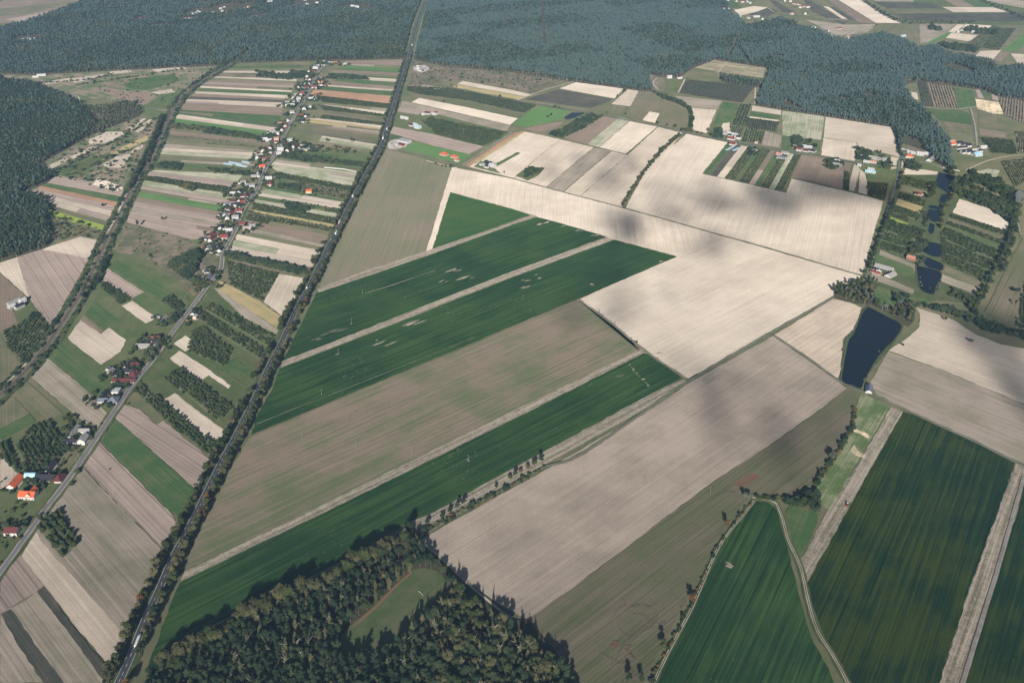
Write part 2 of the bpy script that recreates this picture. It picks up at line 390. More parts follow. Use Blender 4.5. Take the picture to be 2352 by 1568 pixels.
# ---- between the village street and the main road
F('grass', '500,645 655,733 640,765 620,830 590,890 545,960 500,1040 420,990 300,890 385,800 445,720')
F('scrubl', '508,602 530,650 600,694 640,629 560,600')
O('521,601 640,630 602,692 528,655', 5.0, 3.4, 2.6)
F('pale', '642,630 699,639 655,732 606,694')
F('gold', '503,645 530,657 600,694 653,734 640,757 585,720 500,664')
F('tan', '490,662 500,664 585,720 640,759 634,768 560,730')
O('482,696 560,735 630,775 622,800 540,752 468,712', 5.0, 3.4, 2.7)
O('456,714 500,735 490,750 440,730', 4.6, 3.0, 3.0)
O('482,730 560,776 618,812 600,828 500,765 474,745', 5.2, 3.2, 2.8)
O('440,765 462,750 532,806 518,842 432,808', 5.0, 3.1, 3.1)
O('540,822 575,848 552,872 492,846', 6, 9, 1.2, 'green')
F('white', '399,790 426,771 452,791 425,808')
F('pale', '412,806 470,842 530,886 524,893 480,862 458,878 390,823')
O('378,870 416,846 536,938 500,968 466,938', 5.0, 3.1, 3.1)
F('pale', '372,920 402,903 520,993 502,1029 440,975', row='402,903 520,993')
O('308,896 325,884 378,920 440,975 503,1029 484,1048 420,1000 370,956', 5.4, 3.4, 3.2)
F('pink', '286,929 320,940 360,976 376,966 483,1054 450,1124 360,1045 265,960', row='360,976 483,1054')
F('green', '265,961 360,1046 450,1126 440,1166 424,1196 392,1176 300,1085 232,1014')
F('pink', '228,1015 300,1087 392,1178 413,1213 386,1272 290,1176 191,1072')
F('tan', '190,1074 290,1178 384,1274 328,1384 258,1534 180,1440 100,1345 88,1300 62,1255 120,1160')
F('pale', '50,1277 84,1222 100,1250 190,1350 283,1456 258,1536 175,1440 100,1343', row='84,1222 283,1456')
F('pink', '0,1326 48,1274 102,1344 85,1358 0,1408')
F('tan', '0,1408 60,1378 85,1358 160,1455 240,1562 246,1568 0,1568', row='85,1358 237,1558')
F('dark', '85,1359 102,1345 170,1440 252,1538 237,1560 150,1440')
F('dark', '2,1410 25,1398 90,1490 150,1572 102,1572 40,1480')
O('92,1188 137,1173 186,1242 145,1282 86,1212', 7.2, 3.6, 4.0, 'orchf', None)

# ---- centre : the big fields
F('white', '1036,384 1176,411 1436,480 1658,542 1558,590 1400,548 1221,496 1034,442 992,577 978,577')
F('white', '1558,588 1658,542 1979,635 1958,656 1912,683 1764,768 1578,871 1480,806 1326,689', row='1326,689 1558,588')
F('c1mix', '888,342 1038,383 979,577 860,618 733,663 763,592 820,474 862,392', row='1034,392 979,577')
KIND['bandg'] = ((.026, .072, .024), (.052, .088, .02), 60, .7, 3.0, .2, None, 0)
F('bandg', '1034,442 1176,480 1220,494 1176,511 995,571', row='995,571 1220,496')
F('gravel', '728,664 845,620 998,571 1176,510 1222,493 1236,498 1176,517 1000,581 860,629 733,673', row='860,620 1176,512')
F('beet', '726,674 860,630 1000,582 1176,518 1233,499 1283,512 1393,544 1176,624 768,784 650,829 675,777', row='768,784 1393,545')
F('gravel', '650,829 768,784 1176,624 1393,545 1410,551 1176,637 803,784 643,846', row='768,784 1393,545')
F('beet', '642,847 803,785 1176,638 1411,551 1555,590 1328,687 1176,749 1095,784 800,906 578,999 592,950 622,900', row='803,785 1411,551')
F('mix', '574,1004 800,909 1095,787 1176,752 1328,690 1478,800 1176,944 710,1174 425,1308 440,1260 480,1178 530,1080', row='710,1174 1478,800')
F('olive', '1328,690 1480,804 1470,808 1440,770 1390,730', row='1328,690 1480,804')
F('gravel', '425,1310 710,1175 1176,945 1476,800 1487,807 1176,964 745,1177 588,1251 414,1336', row='710,1175 1476,800')
F('beet', '414,1338 588,1253 745,1178 1176,965 1487,808 1566,869 1496,904 1176,1076 998,1176 938,1201 680,1345 457,1456 345,1545 340,1530 378,1426 402,1362', row='745,1178 1487,808')
F('gravel', '1568,870 1580,876 1501,929 1316,1033 1176,1108 960,1222 938,1201 998,1176 1176,1077 1496,905', row='1176,1077 1496,905')
F('greytan', '962,1240 1176,1122 1251,1080 1501,936 1583,880 1776,772 1914,869 1945,893 1871,949 1764,1025 1638,1106 1331,1338 1213,1423 1150,1390 1050,1320', row='1251,1080 1583,880')
KIND['sandstub'] = ((.44, .365, .29), (.33, .275, .22), 60, 1.6, 1.8, .2, None, 0)
F('sandstub', '1778,770 1914,687 1950,694 1979,708 1958,765 1940,820 1925,868 1914,866', row='1778,770 1914,687')
F('olive', '1213,1423 1331,1338 1638,1106 1764,1025 1871,949 1945,894 1970,902 1961,939 1956,981 1924,1036 1904,1064 1866,1111 1846,1144 1771,1144 1726,1141 1708,1154 1656,1226 1568,1388 1476,1570 1300,1570 1278,1493 1228,1440', row='1331,1338 1871,949')
F('redsoil', ' '.join('%d,%d' % (1716 + 29 * math.cos(a), 1104 - 13 * math.sin(a) - 8 * math.cos(a)) for a in [i * .52 for i in range(12)]), name='bare_soil_or_shade')
F('beet', '1733,1151 1764,1154 1779,1166 1789,1180 1799,1218 1831,1351 1849,1413 1869,1478 1904,1536 1916,1570 1500,1570 1533,1503 1591,1393 1651,1258 1713,1172', row='1501,1568 1713,1176')
F('green', '1804,1176 1815,1160 1850,1168 1878,1180 1878,1200 1839,1284 1832,1290', row='1839,1283 1880,1180')
KIND['cut'] = ((.08, .12, .045), (.185, .20, .115), 22, 2.2, 2.2, .3, None, 0)
F('cut', '1980,902 2044,934 1975,1050 1906,1172 1893,1165 1872,1122 1905,1070 1927,1040 1960,980 1966,935', row='1906,1172 2044,934')
F('gravel', '2047,935 2073,946 1944,1177 1852,1340 1835,1292 1899,1176 1980,1050', row='1899,1176 2047,935')
F('sand', '1962,985 1985,992 1998,1001 1994,1008 1975,996 1960,992', name='bare_soil_or_shade'); F('sand', '1952,1036 1962,1022 1970,1036 1990,1046 1984,1052 1964,1046', name='bare_soil_or_shade')
F('beety', '2075,946 2119,959 2239,1014 2331,1062 2291,1176 2231,1338 2156,1570 1950,1570 1889,1476 1864,1388 1854,1342 1944,1177', row='1864,1388 2075,946')
F('gravel', '2332,1063 2356,1074 2336,1176 2284,1313 2212,1570 2157,1570 2231,1340 2292,1176', row='2231,1338 2291,1176')
F('beety', '2360,1085 2400,1085 2400,1570 2216,1570 2287,1316 2339,1176', row='2216,1568 2339,1176')
F('tan', '1999,878 2039,808 2164,850 2289,903 2400,950 2400,1090 2339,1060 2139,967 2014,911', row='2039,808 2289,903')
F('pale', '2103,706 2189,735 2239,768 2300,792 2400,810 2400,948 2289,902 2164,849 2041,806 2064,790 2090,772 2112,750 2113,722', row='2039,808 2289,903')
# ---- centre right, beyond the middle track
F('white', '1074,383 1206,303 1284,320 1180,410', row='1180,410 1284,320')
F('pale', '1284,320 1363,339 1254,430 1181,411', row='1254,430 1363,339')
F('green', '1132,380 1188,350 1196,352 1140,384'); F('grass', '1088,384 1104,370 1140,376 1135,386 1150,400')
F('grass', '1184,404 1200,392 1222,384 1252,386 1236,404 1212,416')
F('tan', '1364,340 1404,347 1292,441 1256,430', row='1256,430 1364,340')
F('pale', '1405,348 1440,357 1330,453 1294,442', row='1330,453 1440,357')
F('pale', '1512,292 1567,306 1540,342 1481,396 1428,477 1332,453 1441,357', row='1332,453 1512,292')
F('white', '1449,277 1511,291 1437,354 1377,339', row='1377,339 1449,277')
F('pgreen', '1422,270 1448,276 1376,339 1349,332', row='1376,339 1448,276')
F('brown', '1389,265 1421,270 1348,332 1292,318 1330,300', row='1348,332 1421,270')
F('green', '1352,262 1386,266 1330,298 1290,318 1262,310 1300,290 1330,276')
F('bright', '1234,244 1311,255 1288,275 1250,285 1207,292 1178,286', row='1178,286 1234,244')
F('brown', '1296,280 1276,297 1234,304 1202,297 1240,288')
F('white', '1329,187 1433,205 1411,227 1285,204', row='1285,204 1411,227')
F('dark', '1283,205 1408,229 1357,249 1205,229', row='1205,229 1357,249')
F('dull', '1203,230 1355,250 1346,257 1191,232')
F('pale', '1442,206 1467,209 1448,245 1404,240', row='1448,245 1467,209')
F('olive', '1372,252 1404,241 1446,246 1436,266 1394,260')
F('olive', '1468,210 1501,211 1524,224 1563,236 1583,250 1588,262 1582,295 1551,297 1438,269 1448,246', row='1500,290 1540,240')
F('white', '1491,257 1515,261 1504,283 1476,277')
F('tan', '1550,221 1658,233 1647,252 1588,248 1572,238'); F('pale', '1590,249 1646,253 1622,307 1587,298', row='1590,300 1600,249')
F('green', '1661,234 1698,240 1676,290 1651,318 1628,311', row='1628,311 1661,234'); F('pale', '1660,284 1675,282 1677,300 1655,303')
O('1699,240 1728,242 1713,292 1679,290', 7.5, 3.4, 3.4)
O('1678,291 1711,293 1704,311 1676,305', 5, 3, 2)
F('pale', '1728,243 1795,254 1793,265 1726,255'); F('green', '1726,256 1793,266 1790,276 1722,268'); F('white', '1722,268 1790,277 1789,280 1721,271')
O('1720,272 1788,281 1783,303 1716,294', 5.5, 2.8, 2.3, 'dark'); O('1714,296 1756,302 1748,331 1704,326', 6, 3.4, 2.6)
F('tan', '1757,302 1796,312 1790,340 1749,334', row='1749,334 1757,302')
F('pgreen', '1797,255 1894,268 1886,322 1797,312', row='1850,318 1860,262')
F('pale', '1896,269 2046,293 2053,313 2067,362 1968,345 1969,328 1892,317', row='1892,317 1968,328')
F('pale', '1891,318 1967,328 1966,374 1886,360', row='1930,360 1936,324')
F('green', '1798,313 1822,315 1813,348 1796,345'); F('grass', '1822,315 1885,323 1882,358 1813,348')
F('brown', '1841,357 1899,366 1955,376 1942,439 1872,418 1816,409', row='1830,410 1850,358')
F('white', '1577,308 1671,328 1616,395 1613,400 1764,434 1806,444 1818,411 1942,440 1986,451 2029,463 2016,505 1979,634 1764,571 1436,480 1481,394', row='1764,571 1818,411')
strips_ew = [('green', 1.1), ('dark', 1.2), ('pale', 1.3), ('orch', 1.5), ('green', .8), ('orch', 1.6), ('brown', 1), ('green', .9), ('orch', 1.4), ('pgreen', 1.0), ('orch', 1.2)]
tot = sum(b for a, b in strips_ew); acc = 0; bl = []
for k_, w_ in strips_ew + [(None, 0)]:
    f_ = acc / tot; bl.append(((1672 + f_ * 168, 330 + f_ * 28), (1614 + f_ * 182, 399 + f_ * 42), k_)); acc += w_
strips(bl)
F('pale', '1962,378 1978,380 1962,440 1946,437', row='1962,440 1978,380'); O('1940,396 1950,397 1948,438 1938,436', 4, 2.6, 2.6)
F('pale', '1975,392 1985,393 1998,450 1972,443', row='1985,450 1980,392'); F('green', '1988,398 2024,402 2020,410 1992,412')
O('1996,418 2038,424 2030,461 1990,449', 6, 3.2, 3.0)
F('grass', '1968,345 2030,352 2066,362 2060,420 1990,402 1962,376')
F('pale', '2046,360 2078,366 2072,386 2046,390')
F('pale', '2086,379 2155,393 2146,420 2072,401', row='2072,401 2146,420')
# ---- the ponds area
F('dgrass', '2072,402 2205,402 2240,432 2326,494 2316,540 2250,700 2150,690 2110,700 2040,690 1985,650 2005,600 2030,520 2062,410')
F('green', '1985,646 2050,670 2140,690 2110,706 2050,700 1990,700 1960,660')
O('2074,404 2132,420 2130,438 2070,424', 4.4, 2.6, 2.4)
F('dull', '2072,426 2130,440 2126,452 2066,440')
O('2066,444 2128,462 2124,474 2064,456', 5, 3.4, 2.8)
F('gold', '2062,457 2120,476 2112,490 2056,470', row='2062,457 2120,476')
O('2052,474 2112,492 2108,508 2048,486', 4.6, 2.6, 2.6); O('2048,490 2088,504 2086,512 2046,497', 4.6, 2.6, 2.6)
F('lime', '2046,499 2086,514 2084,519 2044,503')
O('2044,505 2126,532 2118,560 2034,530', 5.5, 3.6, 3.2)
O('2032,534 2094,552 2090,570 2028,552', 4.6, 2.6, 2.2); O('2026,556 2088,574 2084,588 2022,572', 4.6, 2.6, 2.4)
F('tan', '2022,574 2102,608 2100,630 2018,590', row='2022,574 2102,608'); F('green', '2014,584 2098,616 2100,642 2010,606')
F('tan', '2004,626 2100,666 2096,676 1998,640', row='2004,626 2100,666')
O('2168,434 2200,446 2250,470 2210,458', 6, 4, 2.4)
F('white', '2204,458 2260,476 2324,495 2311,531 2188,489', row='2188,489 2311,531')
O('2186,492 2308,532 2304,542 2180,500', 4.6, 2.8, 2.6); F('olive', '2180,501 2304,544 2302,552 2176,508'); O('2176,509 2302,554 2298,562 2172,516', 4.6, 2.8, 2.4)
F('grass', '2172,517 2298,564 2294,574 2168,524')
O('2172,524 2292,576 2282,596 2160,548', 5.5, 3.6, 3.0); O('2164,552 2280,600 2270,620 2158,578', 4.6, 2.8, 2.5); O('2160,580 2262,622 2256,646 2166,602', 4.6, 2.8, 2.6)
F('dull', '2164,606 2256,648 2250,664 2160,624'); F('tan', '2160,628 2246,662 2240,676 2158,646', row='2160,628 2246,662'); 
F('olive', '2350,545 2400,560 2400,770 2300,745 2262,716 2300,640 2330,580', row='2262,716 2350,545')
O('2352,650 2400,650 2400,770 2335,750', 4.6, 2.6, 2.6)
F('dull', '2330,500 2400,490 2400,560 2345,548')
# ---- upper right
O('2107,185 2129,190 2144,246 2119,245', 5, 2.6, 1.6, 'dark'); O('2130,190 2188,202 2200,251 2146,246', 7, 2.6, 1.9, 'brown')
F('green', '2190,202 2234,208 2244,246 2202,251', row='2202,251 2190,202'); F('pale', '2090,212 2106,214 2110,230 2096,228')
F('pink', '2238,204 2250,206 2262,228 2246,226'); F('green', '2252,207 2272,210 2276,230 2262,228'); F('pink', '2273,209 2290,212 2294,233 2280,230')
F('sand', '2240,228 2294,236 2305,263 2280,262 2244,250')
O('2291,221 2400,236 2400,310 2308,264', 7, 2.8, 1.8, 'brown')
F('green', '2119,247 2200,253 2229,261 2232,288 2161,277'); F('olive', '2164,279 2234,290 2236,308 2172,300'); F('dull', '2176,302 2236,310 2241,332 2184,326')
F('dull', '2246,253 2304,268 2312,300 2248,290'); F('brown', '2248,296 2312,306 2308,318 2250,310'); O('2247,316 2326,323 2337,356 2276,352', 4.6, 2.8, 2.6)
O('2333,303 2400,306 2400,360 2340,350', 4.6, 2.6, 2.0, 'brown'); F('pgreen', '2240,395 2270,388 2296,392 2288,412 2262,412')
O('2300,372 2400,358 2400,400 2330,430', 5, 3, 2, 'dull')
F('olive', '2085,318 2140,345 2145,365 2080,350'); F('grass', '2072,366 2178,372 2172,398 2080,385')
# far strips top right
F('dull', '1764,30 1846,50 1950,88 2014,60 2350,60 2400,140 2400,160 2276,146 2180,126 2110,112 2060,90 1976,90 1900,86 1764,44')
F('white', '1904,-12 1960,-12 2004,20 2071,54 2012,54', row='1904,0 2012,54')
F('brown', '1880,-12 1900,-12 2008,54 1976,54', row='1904,0 2012,54')
F('white', '1890,15 1904,17 1948,46 1936,46', row='1890,15 1936,46')
F('dark', '1846,0 1860,2 1932,44 1900,42 1864,26'); F('dark', '1768,2 1780,2 1826,30 1800,30'); F('dark', '1904,17 1914,17 1966,48 1950,48')
F('white', '1686,24 1732,15 1764,18 1738,28 1700,37'); F('dark', '1720,34 1764,20 1790,26 1764,40'); F('green', '1662,0 1690,4 1704,18 1668,20')
F('dark', '1912,46 1938,44 1958,48 1938,57')
F('grass', '2000,-15 2420,-15 2420,60 2075,52')
F('tan', '2006,0 2100,0 2096,5 2010,4'); F('dark', '2010,6 2130,8 2170,20 2040,20'); F('dull', '2040,21 2170,22 2200,30 2056,32'); F('pale', '2164,17 2280,18 2320,29 2190,29')
F('brown', '2170,1 2210,2 2240,16 2200,17'); F('green', '2214,1 2290,3 2310,17 2242,16'); F('dark', '2060,33 2400,30 2400,52 2080,48')
F('tan', '2250,0 2420,0 2420,30 2330,16'); F('green', '2330,0 2420,0 2420,10')
F('tan', '1850,46 1940,58 2016,56 1990,76 1924,84'); F('olive', '2018,56 2112,56 2076,84 2000,76'); F('tan', '2112,57 2198,56 2150,96 2114,100')
F('bright', '2176,76 2192,72 2196,78 2130,104 2118,104'); F('pale', '2199,57 2216,57 2194,76 2178,74'); F('pale', '2218,56 2278,60 2268,68 2204,72'); F('pale', '2186,76 2246,82 2226,96 2172,88')
O('2280,60 2300,64 2262,106 2250,110 2214,104', 6, 3, 2, 'dull'); O('2300,66 2336,66 2296,118 2252,110', 6, 3, 2.4, 'dull')
F('bright', '2352,76 2400,74 2400,90 2330,118 2302,118'); F('pale', '2252,118 2300,116 2282,136 2240,130'); F('brown', '2300,119 2318,122 2298,142 2284,138'); F('pale', '2322,124 2400,128 2400,160 2340,150')
F('pale', '2168,150 2190,155 2236,165 2228,170 2190,168')
# far left corner fields beyond the wood
F('brown', '-80,-20 240,-20 152,20 96,40 60,50 -80,62', row='-60,40 200,0'); F('green', '-80,-8 90,-20 150,-20 -80,16', row='-60,40 200,0'); F('dull', '-80,30 120,8 190,2 60,34 -80,44', row='-60,40 200,0')
F('pink', '10,46 150,20 215,0 240,-6 152,22 96,40 62,49', row='60,49 152,22'); F('green', '-60,62 30,56 20,66 -60,72')
F('green', '25,96 60,84 90,90 60,100')
# ---- right side of the main road, middle distance
F('scrubl', '950,142 1013,152 1176,168 1300,187 1226,216 1176,206 1060,184 940,200')
F('white', '1063,187 1176,208 1224,219 1210,223 1050,194'); F('gold', '1049,195 1210,224 1192,230 1038,202')
O('936,200 968,200 1026,203 1176,231 1232,243 1205,260 1176,254 1080,232 963,217 934,208', 4.6, 2.8, 2.2, 'dark')
F('tan', '965,195 1025,203 1010,208 975,204'); F('olive', '930,211 963,219 1176,256 1203,264 1190,272 1080,248 960,225', row='963,219 1176,256')
F('white', '963,226 1080,249 1190,273 1172,288 1060,262 945,236', row='963,226 1190,273')
F('tan', '924,233 945,237 1060,264 1172,289 1163,303 1060,278 960,256 920,244', row='945,237 1172,289')
F('pink', '918,245 973,257 960,265 914,257'); F('grass', '908,259 960,267 1000,262 1163,304 1176,306 1113,337 1000,312 900,291')
O('990,270 1050,285 1165,305 1140,320 1060,300 975,278', 5, 2.8, 2.8); O('965,276 1060,300 1150,318 1110,336 1000,310 988,295', 5, 2.8, 2.8)
F('pink', '903,292 990,308 1110,338 1078,355 990,334 895,307', row='903,292 1110,338')
F('bright', '951,326 1083,356 1056,377 993,362 922,345', row='951,326 1083,356')
F('yard', '890,330 905,320 930,324 948,328 912,345 892,342'); F('green', '896,308 925,314 905,322 894,322')
F('rust', '1180,306 1206,302 1078,384 1066,381', row='1066,381 1180,306')
F('gold', '1085,375 1200,303 1207,303 1092,378', row='1085,375 1200,303')
F('yard', '950,154 975,150 990,158 970,168 948,162')
F('grass', '1533,185 1573,184 1558,213 1528,210'); F('scrubl', '1486,168 1530,178 1528,212 1508,208 1490,190')
KIND['cleared'] = ((.11, .11, .07), (.34, .29, .2), 10, 1.0, 5.5, .4, None, 0)
F('cleared', '1591,156 1643,139 1758,157 1752,180 1651,166', row='1651,166 1752,180', name='felled_ground')

def P_(s): return [tuple(map(float, q.split(','))) for q in s.split()]
def WP(s, step=12): return smooth([tuple(gp(*q).xy) for q in P_(s)], step)
# bare blotches where the dark crop failed, wheel marks, wet soil and one painted cloud shade
def blotchy(X, Y, rx, ry, ang, k='gravel', n=3, seed=0):
    rg = random.Random(seed + int(X)); c = gp(X, Y)
    for i in range(n):
        cx, cy = c.x + rg.uniform(-.6, .6) * rx, c.y + rg.uniform(-.5, .5) * rx * math.tan(ang) * 0 + rg.uniform(-1, 1) * ry; q = rg.uniform(.35, .8)
        pts = []
        for j in range(14):
            a = j * .4488; r = rg.uniform(.5, 1.15); x, y = math.cos(a) * rx * q * r, math.sin(a) * ry * q * r; pts.append((cx + x * math.cos(ang) - y * math.sin(ang), cy + x * math.sin(ang) + y * math.cos(ang)))
        sheet('bare_soil_or_shade', pts, k, (math.cos(ang), math.sin(ang)))
AB = math.atan2(gp(1487, 808).y - gp(745, 1178).y, gp(1487, 808).x - gp(745, 1178).x)
for X, Y, rx, ry, n in ((1042, 623, 18, 3, 4), (1068, 640, 22, 2, 4), (1020, 648, 14, 2, 3), (1230, 632, 6, 2, 2), (1240, 516, 14, 3, 4), (1262, 512, 12, 3, 3), (1300, 520, 12, 2.5, 3), (1330, 530, 12, 2, 3), (1365, 540, 14, 2.5, 3), (1200, 660, 16, 1.5, 3), (1208, 645, 10, 2, 3), (1240, 640, 8, 2, 3), (1359, 658, 3, 9, 3),
        (1520, 600, 7, 3, 2), (1440, 560, 6, 2, 2), (950, 742, 24, 2.5, 5), (935, 745, 14, 2, 3), (880, 790, 20, 2, 4), (770, 760, 20, 1.2, 3), (740, 770, 22, 1.2, 3), (730, 780, 14, 1.5, 3), (1446, 838, 1.5, 2.5, 3), (1450, 844, 1.2, 3, 3), (1455, 849, 2.5, 2.5, 4), (1459, 855, 1.2, 2.5, 3), (1464, 860, 1, 3, 3), (1469, 865, 1, 2.5, 3), (1478, 873, 3.5, 2.5, 5), (1484, 880, 1.5, 2, 3), (1488, 886, 2.5, 2, 4), (1441, 832, 1.2, 2.5, 3), (1420, 865, 8, 1.5, 2), (1345, 885, 12, 1, 2),
        (1076, 1058, 2.5, 2.5, 2), (808, 744, 3, 1.5, 2), (778, 815, 5, 1.5, 2), (1678, 1304, 3, 7, 4), (1480, 812, 5, 2, 2), (1515, 812, 6, 2, 2), (1600, 600, 1, 1, 1), (1380, 552, 8, 2, 2), (868, 783, 4, 2, 2)):
    blotchy(X, Y, rx, ry, AB, 'gravel', n)
line1 = WP('838,675 900,656 1000,622', 10); ribbon('bare_soil_or_shade', line1, .9, 'gravel', jit=.3)
line2 = WP('590,975 700,930 900,852 1090,776', 10); ribbon('bare_soil_or_shade', line2, .6, 'gravel', jit=.2)
for s_ in ('1425,1376 1436,1380 1434,1392 1418,1404 1412,1418 1420,1440 1440,1462 1445,1480 1440,1500 1428,1540 1425,1568', '1500,1388 1512,1390 1516,1402 1508,1420 1490,1438', '1450,1394 1478,1388 1496,1394 1502,1410', '1455,1412 1470,1408 1484,1418 1480,1432',
          '1550,1376 1568,1376 1576,1386 1566,1400', '1396,1550 1420,1500 1450,1462 1500,1438', '1380,1500 1420,1520 1470,1560', '1470,1444 1500,1432 1530,1430', '801,972 803,955 812,945 822,945', '1640,1142 1665,1130 1690,1130'):
    ribbon('wheel_track', WP(s_, 5), .55, 'pink', jit=.15); ribbon('wheel_track', WP(s_, 5), .55, 'pink', jit=.15, side=2.0)
for X, Y, r in ((1444, 1490, 3), (1450, 1505, 2.5), (1440, 1530, 4), (1448, 1545, 3), (1412, 1480, 4), (1436, 1392, 1.5)): blotchy(X, Y, r, r * 1.5, 1.2, 'redsoil', 3)
blotchy(1640, 873, 40, 26, AB, 'tan', 2, 5);  # darker tan patch painted where a cloud shadow falls, not soil

# ================================================================== WATER
def water_mat():
    m, tr, out = newmat('pond_water'); t = NT(tr)
    p = t.n('BsdfPrincipled'); p.inputs['Base Color'].default_value = (.004, .007, .014, 1); p.inputs['Roughness'].default_value = .15; p.inputs['Specular IOR Level'].default_value = .35
    p.inputs['IOR'].default_value = 1.33
    b = t.n('Bump'); b.inputs['Strength'].default_value = .25; b.inputs['Distance'].default_value = .3
    t.l(t.noise(t.n('NewGeometry').outputs['Position'], .7, 4, .6), b.inputs['Height']); t.l(b.outputs[0], p.inputs['Normal'])
    t.l(p.outputs[0], out.inputs['Surface']); return m
WATER = water_mat()
REEDS = []
def pond(s, bank=2.2, k='dgrass'):
    pts = G(s); n = len(pts); c = np.mean(np.array(pts), 0)
    P = smooth(pts + [pts[0]], 5)[:-1]
    for p in P:
        if rnd.random() < .75: REEDS.append(tuple(p + (p - c) / np.linalg.norm(p - c) * rnd.uniform(0, bank)))
    nb = [tuple(p + (p - c) / np.linalg.norm(p - c) * bank * rnd.uniform(.7, 1.3)) for p in P]
    sheet('pond_bank', nb, k); sheet('pond', [tuple(p) for p in P], None, mat=WATER)
pond('1994,706 2035,727 2070,749 2052,783 2038,796 2014,824 1999,849 1984,877 1976,893 1955,885 1934,877 1938,840 1949,784 1961,767 1981,720', 7)
for s_ in ('2156,397 2180,402 2199,410 2197,430 2186,447 2166,438 2149,425', '2162,448 2185,448 2169,467 2157,465', '2134,481 2156,486 2157,502 2147,512 2127,497', '2136,472 2162,476 2157,483 2133,478',
           '2135,513 2146,518 2142,538 2132,534', '2129,555 2163,565 2157,591 2119,578', '2116,587 2163,607 2159,623 2127,612', '2105,611 2160,627 2149,661 2143,677 2116,667 2108,640'): pond(s_, 2.5)
pond('1314,260 1341,261 1323,270 1303,275 1298,270', 2); pond('190,276 212,266 224,272 214,284 200,285', 1.5); pond('172,268 200,258 204,262 188,270', 1.5)
pond('1867,183 1876,180 1880,200 1872,204', 1.5) if False else None

# ================================================================== ROADS, RAILWAY
ASPH = solid('asphalt', (.062, .06, .068), .75, .08, .25, .5)
ASPH_L = solid('worn_asphalt', (.215, .205, .21), .85, .08, .25, .3)
PAINT = solid('road_paint', (.8, .8, .78), .6, .05)
main = WP('262,1590 273,1568 300,1509 338,1414 363,1361 400,1276 425,1231 453,1176 473,1134 510,1059 538,1009 588,909 618,842 648,784 683,707 708,662 751,575 788,502 821,437 846,392 876,335 888,295 911,220 931,155 943,113 958,55 978,0 992,-40', 10)
street = WP('812,132 790,138 763,147 748,152 730,167 718,195 696,237 671,277 650,317 631,357 608,392 588,442 560,480 537,537 513,584 508,617 495,634 440,707 383,782 350,829 303,887 218,1012 163,1094 100,1176 83,1201 0,1316 -30,1356', 10)
rail = WP('575,118 535,145 438,205 395,260 333,392 322,397 288,465 250,542 208,634 175,692 115,784 110,791 58,854 0,909 -30,935', 12)
ribbon('verge', rail, 34, 'dgrass', jit=2.5); ribbon('embankment', rail, 15, 'dull', jit=1.0)
ribbon('railway_bed', rail, 6.5, 'ballast', jit=.3)
zr = nextz() + .12
STEEL = solid('rail_steel', (.2, .17, .16), .5)
for s_ in (-.72, .72): ribbon('rail', rail, .16, None, STEEL, 0, s_, zr)
ribbon('verge', main, 20, 'dgrass', jit=1.5)
ribbon('road', main, 8.4, None, ASPH, .08)
zm = nextz()
ribbon('road_markings', main, .28, None, PAINT, 0, -3.9, zm); ribbon('road_markings', main, .28, None, PAINT, 0, 3.9, zm)
def dashes(path, on, off, w, z, side=0):
    vs, fs = [], []; per = on + off; s = 0; P = offset(path, side)
    for i in range(len(P) - 1):
        a, b = P[i], P[i + 1]; L = float(np.linalg.norm(b - a)); t = (b - a) / L; nx = np.array((-t[1], t[0])) * w / 2
        m = int(L // per) or 1
        for j in range(m):
            p = a + t * (j * L / m); q = p + t * on; n = len(vs)
            vs += [(*(p - nx), z), (*(q - nx), z), (*(q + nx), z), (*(p + nx), z)]; fs.append((n, n + 1, n + 2, n + 3))
    me = bpy.data.meshes.new('road_markings'); me.from_pydata(vs, [], fs); me.materials.append(PAINT)
    tag(link('road_markings', me), kind='structure')
dashes(main, 4.5, 6, .3, zm)
ribbon('verge', street, 15, 'grass', jit=1.2); ribbon('pavement', street, 7.4, 'track', jit=.3); ribbon('village_street', street, 5.6, None, ASPH_L, .08)
def ruts(s, k='track', verge=5.5, gauge=1.5, w=.8):
    p = WP(s, 10); ribbon('verge', p, verge * .85, 'dgrass', jit=.8); zz = nextz()
    for sd in (-gauge / 2 - .2, gauge / 2 + .2): ribbon('path', p, w, k, jit=.18, side=sd, z=zz)
def path(s, wd, k, name='path', verge=None):
    p = WP(s, 14)
    if verge: ribbon('verge', p, verge, 'grass', jit=1.0)
    if k == 'A': return ribbon(name, p, wd, None, ASPH_L, .08)
    return ribbon(name, p, wd, k, jit=.25)
ruts('905,341 993,362 1055,380 1176,411 1300,444 1436,480 1560,514 1658,542 1764,571 1900,611 1979,634', 'greytrk', 5.5)
ruts('1994,629 1984,642 1964,653 1914,684 1764,769 1738,784 1583,876 1501,932 1331,1046 1251,1074 1176,1116 1063,1176 958,1239', 'greytrk', 6.5)
path('958,1238 985,1262 1030,1300 1090,1355 1158,1410 1176,1422', 3.2, 'track')
ruts('938,1214 900,1232 820,1275 680,1346 560,1405 457,1455', 'track', 7)
ruts('1776,771 1850,820 1914,867 1946,887 1979,900 2004,907 2139,970 2240,1016 2331,1062 2400,1096', 'greytrk', 6)
ruts('1784,1159 1797,1191 1809,1238 1839,1306 1859,1393 1879,1453 1914,1508 1950,1575', 'track', 9)
path('2352,1095 2329,1176 2289,1316 2251,1438 2209,1575', 4.5, 'greytrk')
ruts('1733,1150 1713,1176 1651,1258 1591,1393 1533,1503 1501,1570', 'track', 6)
path('1726,1143 1771,1150 1784,1159', 3, 'track', verge=8)
ruts('1328,688 1400,740 1480,806 1578,872', 'track', 5)
